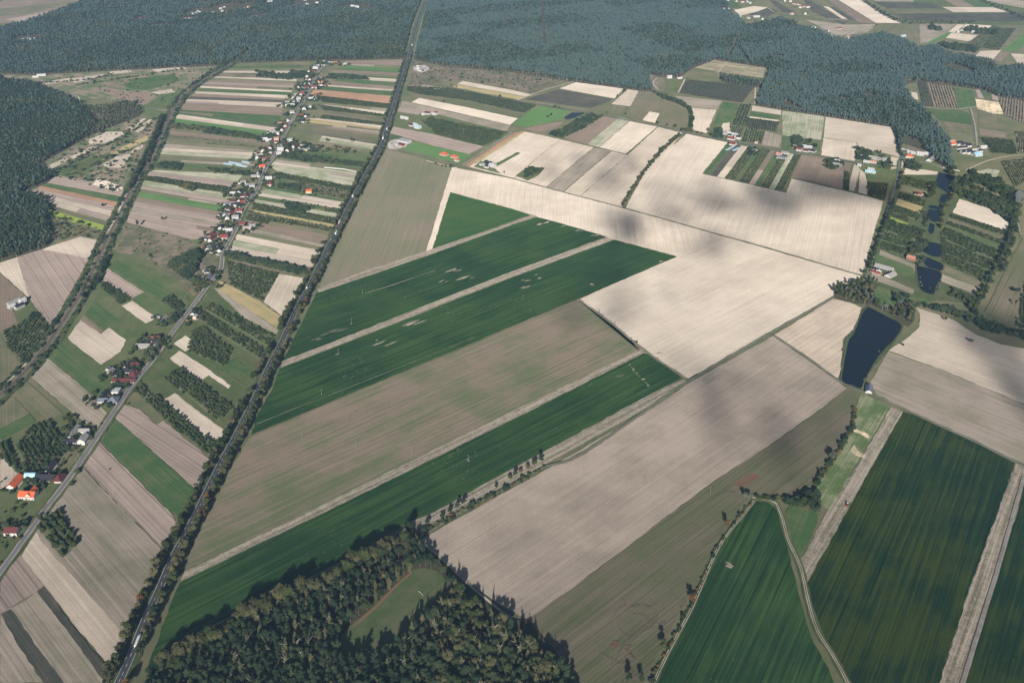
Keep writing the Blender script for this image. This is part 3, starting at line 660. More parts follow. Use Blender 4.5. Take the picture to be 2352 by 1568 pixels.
path('963,190 1060,206 1176,231 1260,244 1346,259 1436,276 1511,291 1576,307 1658,322 1764,341 1884,359 1989,377 2068,384', 5.0, 'A', 'lane', verge=9)
path('2084,345 2068,367 2064,392 2063,407 2046,462 2029,522 2014,567 2001,604 1994,629', 4.2, 'A', 'lane', verge=9)
path('2066,368 2139,377 2174,392 2204,407 2239,430 2289,460 2326,492 2345,540', 3.4, 'greytrk')
path('1188,231 1250,208 1328,186', 4, 'track'); path('1176,305 1130,335 1063,380', 3, 'greytrk', verge=8)
path('290,243 330,246 400,256 500,272 588,285 640,294 664,291', 4.2, 'A', 'lane'); path('672,299 740,308 868,329', 4.2, 'A', 'lane')
path('55,183 120,206 180,222', 4.5, 'greytrk'); path('0,176 60,184', 4.5, 'track'); path('180,222 186,240 188,244', 3, 'track')
path('98,784 72,821 40,858 0,894', 3.2, 'track'); path('292,440 283,462 260,512 246,536', 4.5, 'track')
path('2229,250 2239,290 2244,335', 4.5, 'greytrk'); path('2104,246 2180,252 2229,248 2244,246', 3, 'track'); path('2345,330 2352,352 2400,358', 3, 'track')
path('2218,392 2270,370 2330,358 2400,356', 3, 'track'); path('1573,183 1558,214', 3.4, 'track'); path('1510,180 1500,192 1512,208', 3, 'track')
path('1591,155 1643,139', 4, 'sand'); path('1706,238 1735,240', 3, 'track'); path('1735,200 1733,238', 3.6, 'track')
path('1651,165 1672,141', 4, 'track'); path('1245,0 1247,50 1249,90', 3, 'track'); path('1646,166 1652,178', 4, 'greytrk')
path('1764,20 1784,30 1850,36 1900,44 1960,52', 3.4, 'track'); path('2066,56 1960,48 1900,44', 3, 'track'); path('1940,90 1955,78 1990,66', 3, 'track')
path('655,733 600,694', .1, 'track')

# sports ground inside the near wood
CLEAR = G('800,1443 850,1400 908,1345 948,1309 975,1306 1003,1313 1028,1335 1034,1368 1010,1400 985,1425 945,1462 905,1496 850,1520 812,1520 778,1490 786,1458')
LOT = G('905,1291 943,1273 940,1292 903,1326')
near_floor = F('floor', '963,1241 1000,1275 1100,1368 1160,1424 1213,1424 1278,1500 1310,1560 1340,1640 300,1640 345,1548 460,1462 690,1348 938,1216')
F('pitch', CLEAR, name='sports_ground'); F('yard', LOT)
path('812,1440 860,1398 905,1352 945,1316', 2.0, 'redpath')
FLOORS = {}

# ================================================================== TREES
def ico():
    t = (1 + 5 ** .5) / 2
    v = [(-1, t, 0), (1, t, 0), (-1, -t, 0), (1, -t, 0), (0, -1, t), (0, 1, t), (0, -1, -t), (0, 1, -t), (t, 0, -1), (t, 0, 1), (-t, 0, -1), (-t, 0, 1)]
    f = [(0, 11, 5), (0, 5, 1), (0, 1, 7), (0, 7, 10), (0, 10, 11), (1, 5, 9), (5, 11, 4), (11, 10, 2), (10, 7, 6), (7, 1, 8), (3, 9, 4), (3, 4, 2), (3, 2, 6), (3, 6, 8), (3, 8, 9), (4, 9, 5), (2, 4, 11), (6, 2, 10), (8, 6, 7), (9, 8, 1)]
    v = [Vector(p).normalized() for p in v]; cache = {}; f2 = []
    def mid(a, b):
        k = (min(a, b), max(a, b))
        if k not in cache: cache[k] = len(v); v.append(((v[a] + v[b]) / 2).normalized())
        return cache[k]
    for a, b, c in f:
        x, y, z = mid(a, b), mid(b, c), mid(c, a); f2 += [(a, x, z), (b, y, x), (c, z, y), (x, y, z)]
    return v, f, f2
IV, IF0, IF1 = ico()
def blob(mb, c, r, rg, amp=.3, fine=True):
    vs = IV if fine else IV[:12]
    k = [1 + rg.uniform(-amp, amp) for _ in vs]
    mb.add([(c[0] + v.x * r[0] * q, c[1] + v.y * r[1] * q, c[2] + v.z * r[2] * q) for v, q in zip(vs, k)], IF1 if fine else IF0)
def leaves(mb, c, r, n, s, rg):
    for _ in range(n):
        d = Vector((rg.gauss(0, 1), rg.gauss(0, 1), rg.gauss(.25, 1))).normalized(); q = rg.uniform(.82, 1.28)
        p = Vector((c[0] + d.x * r[0] * q, c[1] + d.y * r[1] * q, c[2] + d.z * r[2] * q))
        a = Vector((rg.gauss(0, 1), rg.gauss(0, 1), rg.gauss(0, 1))).normalized(); b = a.orthogonal().normalized(); e = s * rg.uniform(.6, 1.3)
        n0 = (d + a * .8).normalized(); u = n0.orthogonal().normalized(); w_ = n0.cross(u)
        mb.add([p - u * e, p + w_ * e * .6, p + u * e, p - w_ * e * .6], [(0, 1, 2, 3)])
def crown_mesh(name, mat, seed, h, rad, kind, nl):
    rg = random.Random(seed); mb = MB()
    if kind == 'round':
        base = h * .3
        for i in range(8):
            a = rg.uniform(0, 6.28); q = rad * rg.uniform(.25, .62); z = base + (h - base) * rg.uniform(.25, .8)
            rr = rad * rg.uniform(.36, .55); c = (math.cos(a) * q, math.sin(a) * q, z); r = (rr, rr, rr * .85)
            blob(mb, c, (r[0] * .85, r[1] * .85, r[2] * .85), rg, .28); leaves(mb, c, r, nl, rad * .13, rg)
    elif kind == 'pine':
        base = h * .5
        for i in range(6):
            t = i / 5; z = base + (h - base) * (.12 + .78 * t); q = rad * (1.1 - t) * .55; a = rg.uniform(0, 6.28); rr = rad * (.6 - .2 * t)
            c = (math.cos(a) * q, math.sin(a) * q, z); r = (rr, rr, rr * .6)
            blob(mb, c, (r[0] * .8, r[1] * .8, r[2] * .8), rg, .3); leaves(mb, c, r, nl, rad * .15, rg)
    elif kind == 'column':
        for i in range(8):
            t = i / 7; z = h * (.14 + .8 * t); rr = rad * (.9 if t < .6 else 1.5 * (1.05 - t)); a = rg.uniform(0, 6.28)
            c = (math.cos(a) * rad * .25, math.sin(a) * rad * .25, z); r = (rr, rr, h * .1)
            blob(mb, c, (r[0] * .85, r[1] * .85, r[2] * .9), rg, .3); leaves(mb, c, r, nl, rad * .2, rg)
    elif kind == 'bush':
        for i in range(4):
            a = rg.uniform(0, 6.28); q = rad * .45; c = (math.cos(a) * q, math.sin(a) * q, h * rg.uniform(.4, .6)); r = (rad * .55, rad * .55, h * .42)
            blob(mb, c, r, rg, .3); leaves(mb, c, r, nl, rad * .16, rg)
    return mb.mesh(name, [mat])
def trunk_mesh(name, h, r, mat, seed, limbs=5, top=.7):
    rg = random.Random(seed); mb = MB(); mb.tube((0, 0, -.3), (0, 0, h * top), r, r * .35, 6)
    for i in range(limbs):
        z = h * rg.uniform(.3, top); a = rg.uniform(0, 6.28); L = h * rg.uniform(.14, .24)
        mb.tube((0, 0, z), (math.cos(a) * L, math.sin(a) * L, z + L * .8), r * .4, r * .12, 5)
    return mb.mesh(name, [mat])
TK = {}      # kind -> list of (crown mesh, trunk mesh)
def mk(key, mat, kind, h, rad, nl, bark=BARK, n=3, seed=1):
    TK[key] = []
    for i in range(n):
        s = seed * 100 + i; hh = h * (1 + .12 * (i - 1)); TK[key].append((crown_mesh('crown', mat, s, hh, rad * (1 - .08 * (i - 1)), kind, nl), trunk_mesh('trunk', hh, .028 * h ** .9 if kind != 'bush' else .08, bark, s)))
mk('green', L_GREEN, 'round', 13, 5.0, 26, seed=1, n=4)
mk('olive', L_OLIVE, 'round', 13, 4.8, 26, seed=2)
mk('rust', L_RUST, 'round', 12, 4.4, 26, seed=3)
mk('yellow', L_YEL, 'round', 11, 4.2, 26, seed=4)
mk('pale', L_PALE, 'round', 11, 4.5, 26, seed=5)
mk('pine', L_PINE, 'pine', 16, 3.9, 16, seed=6, n=4)
mk('birch', L_OLIVE, 'column', 17, 2.6, 16, BIRCH, seed=7)
mk('column', L_GREEN, 'column', 15, 2.3, 16, seed=8)
mk('dark', L_PINE, 'round', 14, 4.6, 24, seed=9)
mk('bush', L_GREEN, 'bush', 3.0, 2.2, 22, seed=10)
mk('bushp', L_OLIVE, 'bush', 2.6, 2.0, 22, seed=11)
def merged(key, i=0):                  # crown and trunk as one mesh, for small copies and for masses
    c, t = TK[key][i % len(TK[key])]; n0 = len(c.vertices)
    vs = [v.co[:] for v in c.vertices] + [v.co[:] for v in t.vertices]
    fs = [tuple(p.vertices) for p in c.polygons] + [tuple(q + n0 for q in p.vertices) for p in t.polygons]
    me = bpy.data.meshes.new('tree'); me.from_pydata(vs, [], fs); me.materials.append(c.materials[0]); me.materials.append(t.materials[0])
    me.polygons.foreach_set('material_index', [0] * len(c.polygons) + [1] * len(t.polygons)); me.update(); return me
def tree(kind, x, y, s, label, group=None, name='tree', cat='tree'):
    rt = link(name, None, loc=(x, y, 0), rz=rnd.uniform(0, 6.28), sc=(s * rnd.uniform(.9, 1.1), s * rnd.uniform(.9, 1.1), s))
    tag(rt, label, cat, group); c, t = rnd.choice(TK[kind]); link('crown', c, rt); link('trunk', t, rt); return rt
# low trees for far masses
def lowtree(mat, seed, h, rad, kind):
    rg = random.Random(seed); mb = MB()
    if kind == 'pine':
        for t in (.1, .8): blob(mb, (rg.uniform(-.2, .2) * rad, rg.uniform(-.2, .2) * rad, h * (.68 + .2 * t)), (rad * (1 - .4 * t), rad * (1 - .4 * t), h * .13), rg, .3, False)
    elif kind == 'round':
        for i in range(4): a = rg.uniform(0, 6.28); blob(mb, (math.cos(a) * rad * .4, math.sin(a) * rad * .4, h * rg.uniform(.5, .78)), (rad * .65,) * 2 + (rad * .6,), rg, .35, False)
    else: blob(mb, (0, 0, h * .55), (rad, rad, h * .5), rg, .35, True)
    if kind != 'shrub': mb.tube((0, 0, 0), (0, 0, h * .6), .2, .12, 4, 1)
    return mb.mesh('tree', [mat, BARK if seed % 2 else BIRCH])
def source(me): o = bpy.data.objects.new(me.name, me); return o
def mass(name, pts, sources, label, cat, kind='stuff'):
    """pts: array x, y, rot, scale, index -> ONE object of instances on points"""
    pts = np.asarray(pts, float); me = bpy.data.meshes.new(name); me.vertices.add(len(pts))
    co = np.zeros((len(pts), 3), 'f'); co[:, :2] = pts[:, :2]; me.vertices.foreach_set('co', co.ravel())
    for an, ci, ty in (('rz', 2, 'FLOAT'), ('sz', 3, 'FLOAT'), ('ix', 4, 'INT')):
        a = me.attributes.new(an, ty, 'POINT'); a.data.foreach_set('value', pts[:, ci].astype('f' if ty == 'FLOAT' else 'i'))
    o = link(name, me); tag(o, label, cat, kind=kind)
    ng = bpy.data.node_groups.new(name, 'GeometryNodeTree')
    ng.interface.new_socket('Geometry', in_out='INPUT', socket_type='NodeSocketGeometry'); ng.interface.new_socket('Geometry', in_out='OUTPUT', socket_type='NodeSocketGeometry')
    N = ng.nodes; gi = N.new('NodeGroupInput'); go = N.new('NodeGroupOutput'); iop = N.new('GeometryNodeInstanceOnPoints'); jn = N.new('GeometryNodeJoinGeometry')
    for s in list(sources)[::-1]:          # the join lists its inputs last to first
        oi = N.new('GeometryNodeObjectInfo'); oi.inputs['Object'].default_value = s; oi.inputs['As Instance'].default_value = True
        ng.links.new(oi.outputs['Geometry'], jn.inputs[0])
    ng.links.new(gi.outputs[0], iop.inputs['Points']); ng.links.new(jn.outputs[0], iop.inputs['Instance']); iop.inputs['Pick Instance'].default_value = True
    def att(nm, ty):
        a = N.new('GeometryNodeInputNamedAttribute'); a.data_type = ty; a.inputs[0].default_value = nm; return a.outputs[0]
    ng.links.new(att('ix', 'INT'), iop.inputs['Instance Index'])
    cx = N.new('ShaderNodeCombineXYZ'); ng.links.new(att('rz', 'FLOAT'), cx.inputs[2]); ng.links.new(cx.outputs[0], iop.inputs['Rotation'])
    ng.links.new(att('sz', 'FLOAT'), iop.inputs['Scale']); ng.links.new(iop.outputs[0], go.inputs[0])
    o.modifiers.new('instances', 'NODES').node_group = ng; return o
def scatter(poly, sp, seed, holes=(), jit=.45, keep=1.0):
    P = np.array(poly); rr = np.random.RandomState(seed)
    u, v = np.meshgrid(np.arange(P[:, 0].min(), P[:, 0].max(), sp), np.arange(P[:, 1].min(), P[:, 1].max(), sp)); v = v + (np.arange(u.shape[1])[None, :] % 2) * sp / 2
    u = u.ravel() + rr.uniform(-jit, jit, u.size) * sp; v = v.ravel() + rr.uniform(-jit, jit, v.size) * sp
    k = inpoly(u, v, poly) & (rr.rand(u.size) < keep)
    for h in holes: k &= ~inpoly(u, v, h)
    return np.stack([u[k], v[k]], 1), rr
def blotch(xy, s, seed):            # smooth pseudo-noise in -1..1 used to vary stands
    r = np.random.RandomState(seed); o = 0
    for _ in range(5):
        a = r.uniform(0, 6.28); f = r.uniform(.6, 1.8) / s; o = o + np.sin((xy[:, 0] * math.cos(a) + xy[:, 1] * math.sin(a)) * f * 6.28 + r.uniform(0, 6.28))
    return o / 3

# ------------------------------------------------------------------ the near wood
WOOD = G('940,1226 905,1260 850,1283 813,1298 748,1348 675,1371 613,1391 567,1410 532,1444 500,1470 457,1488 410,1508 350,1540 318,1640 1340,1640 1318,1576 1271,1522 1226,1490 1170,1452 1110,1412 1060,1372 1000,1300 962,1262')
xy, rr = scatter(WOOD, 6.9, 5, [CLEAR, LOT], .42, .97)
dist = np.hypot(xy[:, 0], xy[:, 1]); order = np.argsort(dist)
bl = blotch(xy, 70, 3)
pole = np.array([tuple(gp(*q).xy) for q in ((905, 1260), (813, 1300), (675, 1372), (567, 1410), (457, 1490), (380, 1530))])
dedge = np.min([np.hypot(xy[:, 0] - p[0], xy[:, 1] - p[1]) for w_ in range(20) for p in [pole[min(4, w_ // 4)] + (pole[min(4, w_ // 4) + 1] - pole[min(4, w_ // 4)]) * (w_ % 4) / 4]], 0)
right = xy[:, 0] > gp(985, 1420).x
kinds = []
for i in range(len(xy)):
    if dedge[i] < 13: k = rr.choice(['olive', 'green', 'olive'])
    elif right[i]: k = rr.choice(['birch', 'green', 'olive', 'dark', 'pine', 'green'] if bl[i] > -.2 else ['dark', 'green', 'birch', 'pine'])
    else: k = rr.choice(['pine', 'pine', 'pine', 'pine', 'dark', 'birch'] if bl[i] < .7 else ['pine', 'green', 'birch'])
    kinds.append(k)
WT = {'pine': ('pine_tree', 'dark pine standing close among others in the near wood', 'pine'), 'birch': ('birch_tree', 'slim pale green birch in the near wood', 'birch'),
      'olive': ('oak_tree', 'olive green broad crowned oak in the near wood', 'oak'), 'green': ('maple_tree', 'green round crowned maple in the near wood', 'maple'), 'dark': ('alder_tree', 'dark green alder in the near wood', 'alder')}
rest = []; keys = ['pine', 'birch', 'olive', 'green', 'dark']
vis = [i for i in order if xy[i, 1] > gp(xy[i, 0] and 1176, 1545).y]        # trees whose crowns are in the frame
nearset = set(vis[:290])
for i in range(len(xy)):
    k = kinds[i]; s = rr.uniform(.85, 1.35) * (1.35 if dedge[i] < 13 else 1.0) * (1.1 if k in ('olive', 'green', 'dark') else 1)
    if i in nearset: tree(k, xy[i, 0], xy[i, 1], s, WT[k][1], 'trees of the near wood', WT[k][0], WT[k][2])
    else: rest.append((xy[i, 0], xy[i, 1], rr.uniform(0, 6.28), s, keys.index(k) * 2 + rr.randint(2)))
mass('wood_trees', rest, [source(merged(k, i)) for k in keys for i in (0, 1)], 'mixed wood of pines, birches and oaks around the sports ground', 'wood')
print('near wood', len(xy))

# ------------------------------------------------------------------ far forests (each reads as one mass)
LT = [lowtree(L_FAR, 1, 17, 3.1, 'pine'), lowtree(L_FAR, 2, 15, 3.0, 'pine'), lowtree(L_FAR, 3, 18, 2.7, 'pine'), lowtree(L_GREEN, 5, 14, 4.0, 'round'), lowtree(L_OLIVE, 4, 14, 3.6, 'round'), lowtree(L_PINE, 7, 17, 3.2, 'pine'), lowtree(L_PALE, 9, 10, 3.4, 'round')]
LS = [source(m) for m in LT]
def disc(x, y, r, ry=None):
    c = gp(x, y); r = r * .85; ry = (ry or r) * .95
    return [(c.x + math.cos(a) * r, c.y + math.sin(a) * ry) for a in [i * .5236 for i in range(12)]]
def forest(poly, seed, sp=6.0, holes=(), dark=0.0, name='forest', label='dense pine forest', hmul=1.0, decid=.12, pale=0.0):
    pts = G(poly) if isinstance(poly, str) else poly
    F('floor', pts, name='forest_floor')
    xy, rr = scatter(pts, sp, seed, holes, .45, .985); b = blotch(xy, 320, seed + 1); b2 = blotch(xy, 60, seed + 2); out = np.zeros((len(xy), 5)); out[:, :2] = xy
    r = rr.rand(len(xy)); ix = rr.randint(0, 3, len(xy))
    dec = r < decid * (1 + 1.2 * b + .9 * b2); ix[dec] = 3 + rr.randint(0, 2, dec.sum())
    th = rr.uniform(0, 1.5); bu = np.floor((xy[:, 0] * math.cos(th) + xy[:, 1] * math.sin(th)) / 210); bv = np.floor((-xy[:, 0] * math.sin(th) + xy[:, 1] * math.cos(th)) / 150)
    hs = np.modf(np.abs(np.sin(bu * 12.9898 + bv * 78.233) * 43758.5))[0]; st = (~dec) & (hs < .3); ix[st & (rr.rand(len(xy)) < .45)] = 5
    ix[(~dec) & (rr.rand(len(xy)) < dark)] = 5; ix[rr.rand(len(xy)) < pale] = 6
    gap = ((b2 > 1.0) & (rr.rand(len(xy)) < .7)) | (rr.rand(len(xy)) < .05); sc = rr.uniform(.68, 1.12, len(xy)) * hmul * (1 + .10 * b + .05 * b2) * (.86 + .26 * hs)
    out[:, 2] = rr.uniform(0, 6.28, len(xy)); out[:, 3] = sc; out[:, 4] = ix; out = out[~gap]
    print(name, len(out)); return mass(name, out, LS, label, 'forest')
hamlet_l = [disc(*q) for q in ((325, 46, 40), (40, 53, 50), (67, 91, 70, 60), (455, 30, 60, 90), (515, 22, 80, 130), (560, 20, 60), (585, 42, 40), (435, 45, 40), (470, 10, 50), (570, 12, 40, 60), (592, 40, 50), (620, 8, 40), (705, 14, 90, 60), (698, 6, 60), (800, 20, 60, 60), (820, 18, 60, 60), (836, 25, 60, 50), (797, 22, 40), (653, 16, 30), (373, 62, 70, 30), (728, 8, 30))]
mainholes = [offset([np.array(p) for p in main[::4]], 13) + offset([np.array(p) for p in main[::4]], -13)[::-1]]
railhole = [[tuple(p) for p in offset(rail, 9)] + [tuple(p) for p in offset(rail, -9)[::-1]]]
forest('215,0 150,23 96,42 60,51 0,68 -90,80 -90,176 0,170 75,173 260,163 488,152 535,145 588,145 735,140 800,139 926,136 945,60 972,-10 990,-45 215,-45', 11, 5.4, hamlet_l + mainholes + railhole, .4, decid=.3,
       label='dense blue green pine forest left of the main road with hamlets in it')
rides = [[tuple(p) for p in offset(WP(s), 5)] + [tuple(p) for p in offset(WP(s), -5)[::-1]] for s in ('1245,-20 1248,60 1252,110', '1706,76 1690,100 1674,138', '1695,112 1712,135 1738,175', '1860,120 1866,200 1790,210', '1846,190 1840,225 1858,290')]
rides = rides[:3]
GAPS = [disc(*T(2, 0, x, y), 19, 14) for x, y in ((110, 80), (150, 115), (220, 85), (105, 170), (220, 155), (370, 110), (440, 140), (320, 50), (590, 165), (580, 125), (340, 290), (465, 265), (700, 260), (800, 295), (890, 300), (440, 385), (590, 365), (780, 205), (620, 205), (30, 105), (-130, 130), (-300, 40), (-220, 90), (-480, 45), (1020, 290), (960, 410), (1060, 135), (850, 600), (1130, 450))] + [disc(*T(3, 0, x, y), 22, 18) for x, y in ((920, 890), (680, 930), (1100, 545), (320, 700), (90, 540))]
hl2 = GAPS + [disc(*q) for q in ((1537, 182, 40), (1664, 24, 40), (1700, 36, 60), (1740, 42, 70), (1850, 62, 50), (1600, 16, 10))]
forest('950,138 1013,152 1176,167 1301,187 1426,204 1443,206 1468,210 1501,212 1486,170 1510,176 1560,180 1591,158 1643,139 1764,158 1764,182 1750,206 1736,243 1764,248 1796,254 2046,292 2060,314 2064,350 2075,330 2130,350 2150,375 2188,396 2180,330 2150,290 2118,250 2104,232 2078,205 2072,196 2110,188 2190,198 2230,204 2262,210 2290,222 2400,240 2400,150 2289,158 2276,142 2180,127 2150,110 2114,113 2064,92 2028,80 1976,90 1940,98 1904,88 1846,60 1790,46 1713,62 1700,50 1691,37 1674,22 1660,-10 1600,-45 1010,-45 985,0',
       12, 5.5, rides + hl2 + mainholes + [G('2070,372 2100,360 2125,345 2118,330 2085,318 2070,330'), G('2160,158 2196,150 2240,165 2232,174 2190,170'), G('2078,188 2100,184 2105,214 2120,246 2100,244 2080,215'), G('1800,232 1797,250 1850,258')], .05, label='wide pine forest right of the main road reaching to the ponds')
forest('1654,176 1757,193 1734,203 1700,199 1657,188', 13, 5.5, [], .2, label='belt of tall pines below the felled ground')
forest('-60,176 25,180 70,194 130,214 178,240 200,262 222,285 205,312 150,345 87,380 125,404 110,420 60,438 42,450 110,460 112,480 107,525 122,556 100,573 0,603 -60,620', 14, 5.6, [G('0,172 30,178 60,190 0,190')], .75, label='dark forest block at the left edge', decid=.2)
forest('178,236 190,246 232,246 290,232 322,248 330,256 318,268 262,290 206,312 200,280 182,262 170,258', 15, 6.5, [G('168,262 205,256 226,268 224,284 200,290 186,282')], .1, hmul=.8, decid=.8, pale=.5, label='grey green willow wood around two small ponds')
forest('1578,184 1733,200 1706,236 1690,235 1560,214', 16, 5.0, [], 0, label='young pine plantation with gaps beside the forest', hmul=.36)
forest('2000,672 2020,655 1998,648 1965,652 1936,655 1916,664 1914,684 1940,694 1975,700 2000,702 2040,722 2070,742 2085,752 2098,740 2104,705 2060,690 2050,720 2030,712 2010,690', 17, 7, [], .5, decid=.6, hmul=.85, label='dark green copse at the head of the big pond')

# orchards: the 290 nearest trees stand alone, the rest are one mass
ORCH.sort(key=lambda q: math.hypot(q[0], q[1]))
def fruit(seed, mat):
    rg = random.Random(seed); mb = MB()
    for i in range(3): a = rg.uniform(0, 6.28); blob(mb, (math.cos(a) * .3, math.sin(a) * .3, rg.uniform(.45, .95)), (.5, .5, .45), rg, .35, False)
    mb.tube((0, 0, -.1), (0, 0, .5), .06, .04, 4, 1); return mb.mesh('orchard_tree', [mat, BARK])
FR = [fruit(1, L_GREEN), fruit(2, L_GREEN), fruit(3, L_PINE), fruit(4, L_GREEN)]
far_o = []
for i, (x, y, s) in enumerate(ORCH):
    if i < 290: tag(link('orchard_tree', FR[i % 4], loc=(x, y, 0), rz=rnd.uniform(0, 6), sc=s), 'small dense green orchard tree in a straight row near the village street', 'orchard tree', 'orchard trees in rows')
    else: far_o.append((x, y, rnd.uniform(0, 6), s, i % 4))
mass('orchard_trees', far_o, [source(m) for m in FR], 'orchard rows of small green trees in the farther plots', 'orchard'); print('orchard', len(ORCH))

# scrub and bushes nobody could count
LSH = [source(lowtree(L_GREEN, 20, 2.6, 1.8, 'shrub')), source(lowtree(L_OLIVE, 22, 2.2, 1.6, 'shrub')), source(lowtree(L_PINE, 24, 3.4, 2.2, 'shrub')), source(lowtree(L_RUST, 26, 1.8, 1.5, 'shrub'))]
scr = []
def scrub(s, sp, keep, size=1.0, seed=0, clump=.2):
    xy, rr = scatter(G(s) if isinstance(s, str) else s, sp, 100 + seed, (), .5, keep); b = blotch(xy, 40, seed + 9)
    for (x, y), q in zip(xy, b):
        if q > -clump * 3 + 0 or rr.rand() < .25: scr.append((x, y, rr.uniform(0, 6.28), size * rr.uniform(.5, 1.4), rr.choice([0, 0, 1, 1, 2, 3] if size < 1.6 else [0, 0, 1, 2, 2])))
for side, w0, seed in ((-12, 7, 1), (12, 7, 2), (-8, 5, 3), (8, 5, 4)):
    P = offset(rail, side)
    for p in P:
        if rnd.random() < .75:
            for _ in range(rnd.choice((1, 2, 3))): scr.append((p[0] + rnd.uniform(-w0, w0) * .6, p[1] + rnd.uniform(-6, 6), rnd.uniform(0, 6), rnd.uniform(.5, 1.8), rnd.choice((0, 0, 1, 2, 2, 2))))
scrub('292,513 436,552 470,580 505,600 497,630 452,690 400,640 330,590 268,580', 5, .16, 1, 5, -.1)
scrub('260,162 488,152 440,205 398,250 325,240 200,200 90,178', 7, .12, 1.2, 6, -.1); scrub('318,268 362,273 335,340 300,430 284,446 110,403 85,385 200,315', 6, .22, 1.3, 7, -.1)
scrub('105,484 245,530 235,546 180,548 122,552', 5, .4, 1.2, 8); scrub('50,450 130,478 100,485 60,474', 4.5, .8, 1.8, 9, .4)
scrub('950,142 1013,152 1176,168 1300,187 1226,216 1176,206 1060,184 940,200', 7, .2, 1.3, 10, 0)
scrub('588,165 668,172 690,180 660,185 588,177', 5, .6, 1.7, 11, .3); scrub('670,165 730,172 722,178 668,176', 4.5, .9, 1.9, 12, .6)
scrub('1290,318 1262,310 1300,292 1330,276 1352,263 1388,267 1330,300', 4.5, .9, 1.6, 13, .6)
scrub('385,612 440,577 462,590 440,640 485,652 470,664 425,640', 3.6, 1, 2.0, 14, .9); scrub('470,650 440,700 425,690 440,650', 5, .4, 1.4, 15)
scrub('390,282 470,292 480,302 392,296', 5, .6, 1.5, 16); scrub('456,292 590,312 600,322 470,306', 5, .9, 1.7, 17, .5); scrub('368,372 420,380 412,392 360,386', 4.6, .7, 1.7, 18, .4); scrub('480,388 560,396 590,402 560,404 490,398', 4.6, .8, 1.7, 19, .5)
scrub('415,419 455,428 445,440 410,430', 4, .9, 1.5, 20, .6); scrub('755,172 830,178 850,184 760,182', 4, 1, 1.8, 21, .9)
scrub('650,352 770,366 846,378 840,384 700,372 640,362', 4.6, .8, 1.6, 22, .5); scrub('600,320 700,330 820,346 830,352 680,350', 6, .35, 1.6, 23, .2)
scrub('660,470 712,478 702,490 660,482', 3.6, 1, 2.0, 24, .9); scrub('518,582 708,626 706,634 518,592', 3.4, 1, 2.2, 25, .9); scrub('640,424 690,430 685,440 640,434', 4, 1, 1.9, 26, .8)
scrub('2050,690 2110,706 2160,716 2230,740 2262,760 2300,770 2400,790 2400,775 2310,755 2240,735 2200,715 2130,700', 6, .8, 2.0, 27, .6)
scrub('2190,664 2240,690 2232,704 2184,680', 4.6, .9, 2.0, 28, .8); scrub('2094,560 2130,560 2112,580 2094,585', 4.6, .9, 2.2, 29, .9); scrub('2080,450 2120,462 2115,474 2078,462', 5, .5, 1.8, 30)
scrub('2200,405 2240,425 2326,490 2330,520 2280,485 2200,450 2180,430', 6, .55, 2.0, 31, .4)
scrub('1251,1069 1176,1110 1063,1168 955,1228 968,1236 1063,1182 1176,1121 1253,1077', 4.2, .75, 1.2, 32, .4)
scrub('1733,1150 1713,1174 1650,1258 1590,1392 1500,1568 1488,1568 1582,1390 1643,1256 1706,1172 1726,1148', 3.0, .6, .85, 33, .9)
scrub('1961,939 1956,981 1924,1036 1904,1064 1870,1112 1876,1114 1908,1068 1928,1040 1960,984 1967,940', 2.5, 1, 1.2, 34, .9); scrub('1726,1138 1771,1142 1846,1144 1846,1150 1771,1150 1726,1144', 2.6, 1, 1.1, 35, .9)
scrub('1340,694 1400,735 1465,796 1472,792 1400,728 1352,696', 4, .3, .7, 36, 0)
scrub('2048,675 2082,680 2080,692 2055,688', 4.6, .9, 2.2, 37, .9)
scrub('0,1176 60,1120 90,1160 0,1300', 7, .3, 1.4, 38); scrub('380,690 440,720 430,735 380,712', 6, .3, 1.5, 39); scrub('260,1090 270,1080 180,1000 170,1010', 6, .1, 1, 40)
scrub('1500,212 1528,222 1563,234 1585,250 1592,275 1588,296 1582,296 1586,264 1578,250 1556,238 1524,228', 3.6, 1, 1.7, 41, .9)
scrub('1565,310 1520,350 1485,392 1460,430 1430,474 1426,472 1455,428 1478,392 1514,348 1558,308', 3.2, 1, 1.4, 42, .9)
scrub('1800,1157 1876,1128 1884,1150 1878,1180 1850,1168', 3.6, .9, 1.7, 43, .8)
scrub('2085,565 2100,575 2090,600 2080,590', 5, .5, 1.8, 44)
